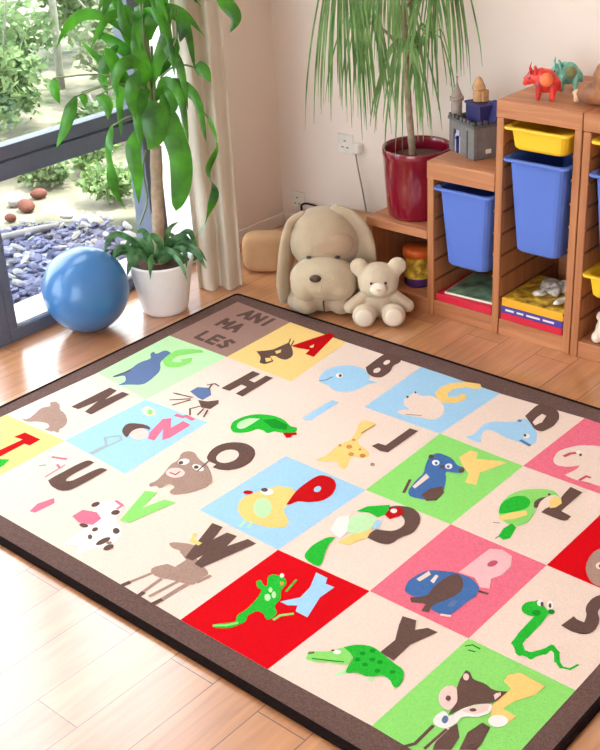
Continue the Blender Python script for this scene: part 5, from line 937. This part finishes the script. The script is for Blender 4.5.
r = empty('toy_hedgehog', (1.272, .462, .868), .15, label='brown wooden humped toy animal at the upper right photo edge', cat='toy')
b = MB(); b.ell((.060, .0, .080), (.066, .06, .080)); b.ell((.0, 0, .032), (.05, .04, .032)); b.ell((.045, 0, .042), (.082, .05, .042)); b.ell((-.035, 0, .035), (.028, .022, .018), (0, -.5, 0)); o = b.build('body', M['brown_t'], r); remesh(o, .004, 3)
b = MB(); b.ell((-.052, 0, .022), (.014, .018, .022), (0, .3, 0)); b.ell((-.06, 0, .036), (.012, .014, .009), (0, -.5, 0)); o = b.build('snout', M['beige_t'], r); remesh(o, .003, 2)

# ---------------------------------------------------------------- garden
def gz(x, y): return -.10
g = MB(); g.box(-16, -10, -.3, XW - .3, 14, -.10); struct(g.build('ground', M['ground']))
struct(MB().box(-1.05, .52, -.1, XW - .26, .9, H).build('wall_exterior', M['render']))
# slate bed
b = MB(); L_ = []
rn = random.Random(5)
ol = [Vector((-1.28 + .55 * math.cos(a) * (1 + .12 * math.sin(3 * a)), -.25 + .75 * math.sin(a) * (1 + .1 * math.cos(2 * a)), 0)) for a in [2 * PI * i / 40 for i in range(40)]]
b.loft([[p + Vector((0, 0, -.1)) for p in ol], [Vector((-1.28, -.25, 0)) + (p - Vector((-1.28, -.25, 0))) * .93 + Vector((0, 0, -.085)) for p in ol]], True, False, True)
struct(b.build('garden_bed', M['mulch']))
def chips(name, m, n, cx, cy, rx, ry, s0, s1, z0, seed, label, cat):
    rn = random.Random(seed); b = MB()
    for i in range(n):
        a = rn.uniform(0, 2 * PI); q = math.sqrt(rn.random()); s = rn.uniform(s0, s1)
        b.ell((cx + rx * q * math.cos(a), cy + ry * q * math.sin(a), z0 + s * .25), (s, s * rn.uniform(.4, .8), s * .28), (rn.uniform(-.6, .6), rn.uniform(-.6, .6), rn.uniform(0, 3)), 6)
    return tag(b.build(name, m), label, cat, kind='stuff')
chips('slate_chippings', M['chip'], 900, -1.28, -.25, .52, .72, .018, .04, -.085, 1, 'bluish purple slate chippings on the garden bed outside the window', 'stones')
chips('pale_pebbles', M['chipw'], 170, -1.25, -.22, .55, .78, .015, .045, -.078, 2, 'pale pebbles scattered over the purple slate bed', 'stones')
def leafcloud(b, c, r, n, ls, rn, m=1):
    for i in range(n):
        u = Vector((rn.gauss(0, 1), rn.gauss(0, 1), rn.gauss(0, 1))).normalized() * (rn.random() ** .4)
        p = Vector((c[0] + u.x * r[0], c[1] + u.y * r[1], c[2] + u.z * r[2]))
        d = Vector((rn.gauss(0, 1), rn.gauss(0, 1), rn.gauss(0, .6))).normalized(); s = d.cross(Vector((rn.gauss(0, 1), rn.gauss(0, 1), rn.gauss(0, 1)))).normalized(); l = ls * rn.uniform(.6, 1.4)
        vs = [b.bm.verts.new(q) for q in (p, p + d * l * .5 + s * l * .28, p + d * l, p + d * l * .5 - s * l * .28)]
        b.face(vs)
def shrub(name, x, y, r, h, n, ls, m, seed, label, cat='shrub', group='shrubs in the garden outside the window'):
    rn = random.Random(seed); root = empty(name, (x, y, -.1), label=label, cat=cat, group=group)
    b = MB()
    for k in range(9):
        a = rn.uniform(0, 2 * PI); q = r * rn.uniform(.2, .75)
        b.tube(spline([(0, 0, 0), (q * .4 * math.cos(a), q * .4 * math.sin(a), h * .45), (q * math.cos(a), q * math.sin(a), h * rn.uniform(.7, .95))], 4), [.014 - .001 * i for i in range(9)], 6)
    b.build('branches', M['bark'], root, smooth=True)
    b = MB()
    for k in range(7):
        a = rn.uniform(0, 2 * PI); q = r * rn.uniform(0, .6)
        leafcloud(b, (q * math.cos(a), q * math.sin(a), h * rn.uniform(.3, .8)), (r * .5, r * .5, h * .26), n // 7, ls, rn)
    for v in b.bm.verts: v.co.z = max(v.co.z, .02)
    b.build('leaves', m, root, normals=False)
    return root
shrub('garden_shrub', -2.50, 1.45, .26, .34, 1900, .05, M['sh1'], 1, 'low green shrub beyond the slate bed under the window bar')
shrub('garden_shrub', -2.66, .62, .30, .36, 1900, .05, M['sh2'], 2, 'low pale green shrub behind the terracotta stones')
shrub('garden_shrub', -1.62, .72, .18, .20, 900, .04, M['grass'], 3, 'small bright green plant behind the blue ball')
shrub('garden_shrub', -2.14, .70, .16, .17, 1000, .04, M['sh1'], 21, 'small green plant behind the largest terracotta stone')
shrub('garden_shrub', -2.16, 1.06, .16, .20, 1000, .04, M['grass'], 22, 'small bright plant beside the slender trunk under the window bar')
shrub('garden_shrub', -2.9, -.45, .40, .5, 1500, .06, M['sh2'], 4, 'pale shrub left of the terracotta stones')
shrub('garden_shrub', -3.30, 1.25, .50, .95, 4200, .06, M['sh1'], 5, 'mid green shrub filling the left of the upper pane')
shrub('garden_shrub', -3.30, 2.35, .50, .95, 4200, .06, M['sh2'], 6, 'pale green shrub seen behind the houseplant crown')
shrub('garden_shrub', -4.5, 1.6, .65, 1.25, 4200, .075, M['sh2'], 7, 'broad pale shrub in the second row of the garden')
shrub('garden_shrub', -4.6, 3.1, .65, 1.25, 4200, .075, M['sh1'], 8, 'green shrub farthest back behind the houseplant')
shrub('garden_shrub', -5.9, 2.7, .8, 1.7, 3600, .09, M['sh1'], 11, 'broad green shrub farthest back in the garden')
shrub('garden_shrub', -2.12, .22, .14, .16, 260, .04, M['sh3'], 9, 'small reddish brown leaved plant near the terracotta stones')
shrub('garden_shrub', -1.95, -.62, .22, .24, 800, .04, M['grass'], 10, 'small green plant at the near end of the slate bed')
for i, (x, y, s) in enumerate(((-1.90, .38, .055), (-2.02, .55, .045), (-1.84, .24, .035), (-2.02, .40, .045))):
    b = MB(); b.ell((0, 0, s * .6), (s, s * .8, s * .62), (0, .1 * i, i), 14)
    for v in b.bm.verts: v.co *= 1 + .25 * noise.noise(v.co * 12 + Vector((i * 5, 0, 0)))
    for v in b.bm.verts: v.co.z = max(v.co.z, 0)
    tag(b.build('garden_stone', M['terra'] if i < 3 else M['chipw'], smooth=True, loc=(x, y, -.1)), ['largest terracotta stone in the garden beyond the slate bed', 'terracotta stone behind the largest terracotta stone', 'terracotta stone in front of the largest terracotta stone', 'pale stone left of the terracotta stones'][i], 'stone', 'stones beyond the slate bed')
for i, (x, y, h, r_) in enumerate(((-1.80, 1.10, 2.7, .022), (-2.75, 1.90, 2.9, .030), (-3.9, 2.2, 2.8, .03))):
    root = empty('young_tree', (x, y, -.1), label=['slender pale trunk nearest the window, behind the ball', 'pale tree trunk behind the houseplant leaves', 'farther pale trunk between the garden shrubs'][i], cat='tree', group='slender trees in the garden')
    b = MB(); b.tube(spline([(0, 0, 0), (.02, .02, h * .3), (-.02, .03, h * .6), (.02, 0, h)], 6), [r_ * (1 - .5 * k / 19) for k in range(19)], 10); b.build('trunk', M['bark'], root, smooth=True)
    b = MB(); rn = random.Random(30 + i); leafcloud(b, (0, 0, h * .82), (.36, .36, h * .16), 700, .07, rn); b.build('leaves', M['sh2' if i else 'sh1'], root, normals=False)
# driftwood logs by the bed
for i, (p0, p1) in enumerate((((-1.62, -.05), (-1.50, .28)), ((-1.50, -.50), (-1.62, -.16)))):
    b = MB(); v0 = Vector((p0[0], p0[1], -.065)); v1 = Vector((p1[0], p1[1], -.06))
    b.tube(spline([v0, (v0 + v1) / 2 + Vector((.01, 0, .006)), v1], 5), [.016, .02, .022, .02, .021, .02, .018, .02, .018, .016, .012], 8)
    tag(b.build('log', M['chipw'], smooth=True), ['pale log behind the purple slate chippings', 'pale log lying on the purple slate chippings'][i], 'log', 'pale logs by the slate bed')

# ---------------------------------------------------------------- light
wd = bpy.data.worlds.new('world'); sc.world = wd; wd.use_nodes = True
bg = wd.node_tree.nodes['Background']; bg.inputs[0].default_value = (.86, .935, 1.0, 1); bg.inputs[1].default_value = 9.5
sun = bpy.data.lights.new('sun', 'SUN'); sun.energy = 14; sun.angle = math.radians(4); sun.color = (1, .96, .88)
so = bpy.data.objects.new('sun', sun); COL.objects.link(so)
so.rotation_euler = Vector((-.35, -.30, -1)).to_track_quat('-Z', 'Y').to_euler()

# ---------------------------------------------------------------- camera
cam = bpy.data.cameras.new('camera'); cam.sensor_fit = 'HORIZONTAL'; cam.sensor_width = 36; cam.lens = 1165.5739 * 36 / 600; cam.clip_start = .05
co = bpy.data.objects.new('camera', cam); COL.objects.link(co)
R0 = Vector((.75169799, .65755881, -.05066102)); R1 = Vector((.27100473, -.37800632, -.88525006)); R2 = Vector((-.60125416, .65171131, -.46234814))
m4 = Matrix((( R0.x, -R1.x, -R2.x, 3.0809523), (R0.y, -R1.y, -R2.y, -2.9825428), (R0.z, -R1.z, -R2.z, 1.8945551), (0, 0, 0, 1)))
co.matrix_world = m4
sc.camera = co
vs = sc.view_settings; vs.view_transform = 'Standard'; vs.look = 'None'; vs.exposure = -0.3; vs.gamma = 1; vs.use_curve_mapping = False
sc.display_settings.display_device = 'sRGB'
sc.cycles.sample_clamp_indirect = 30; sc.cycles.max_bounces = 10; sc.cycles.transparent_max_bounces = 16; sc.cycles.diffuse_bounces = 6
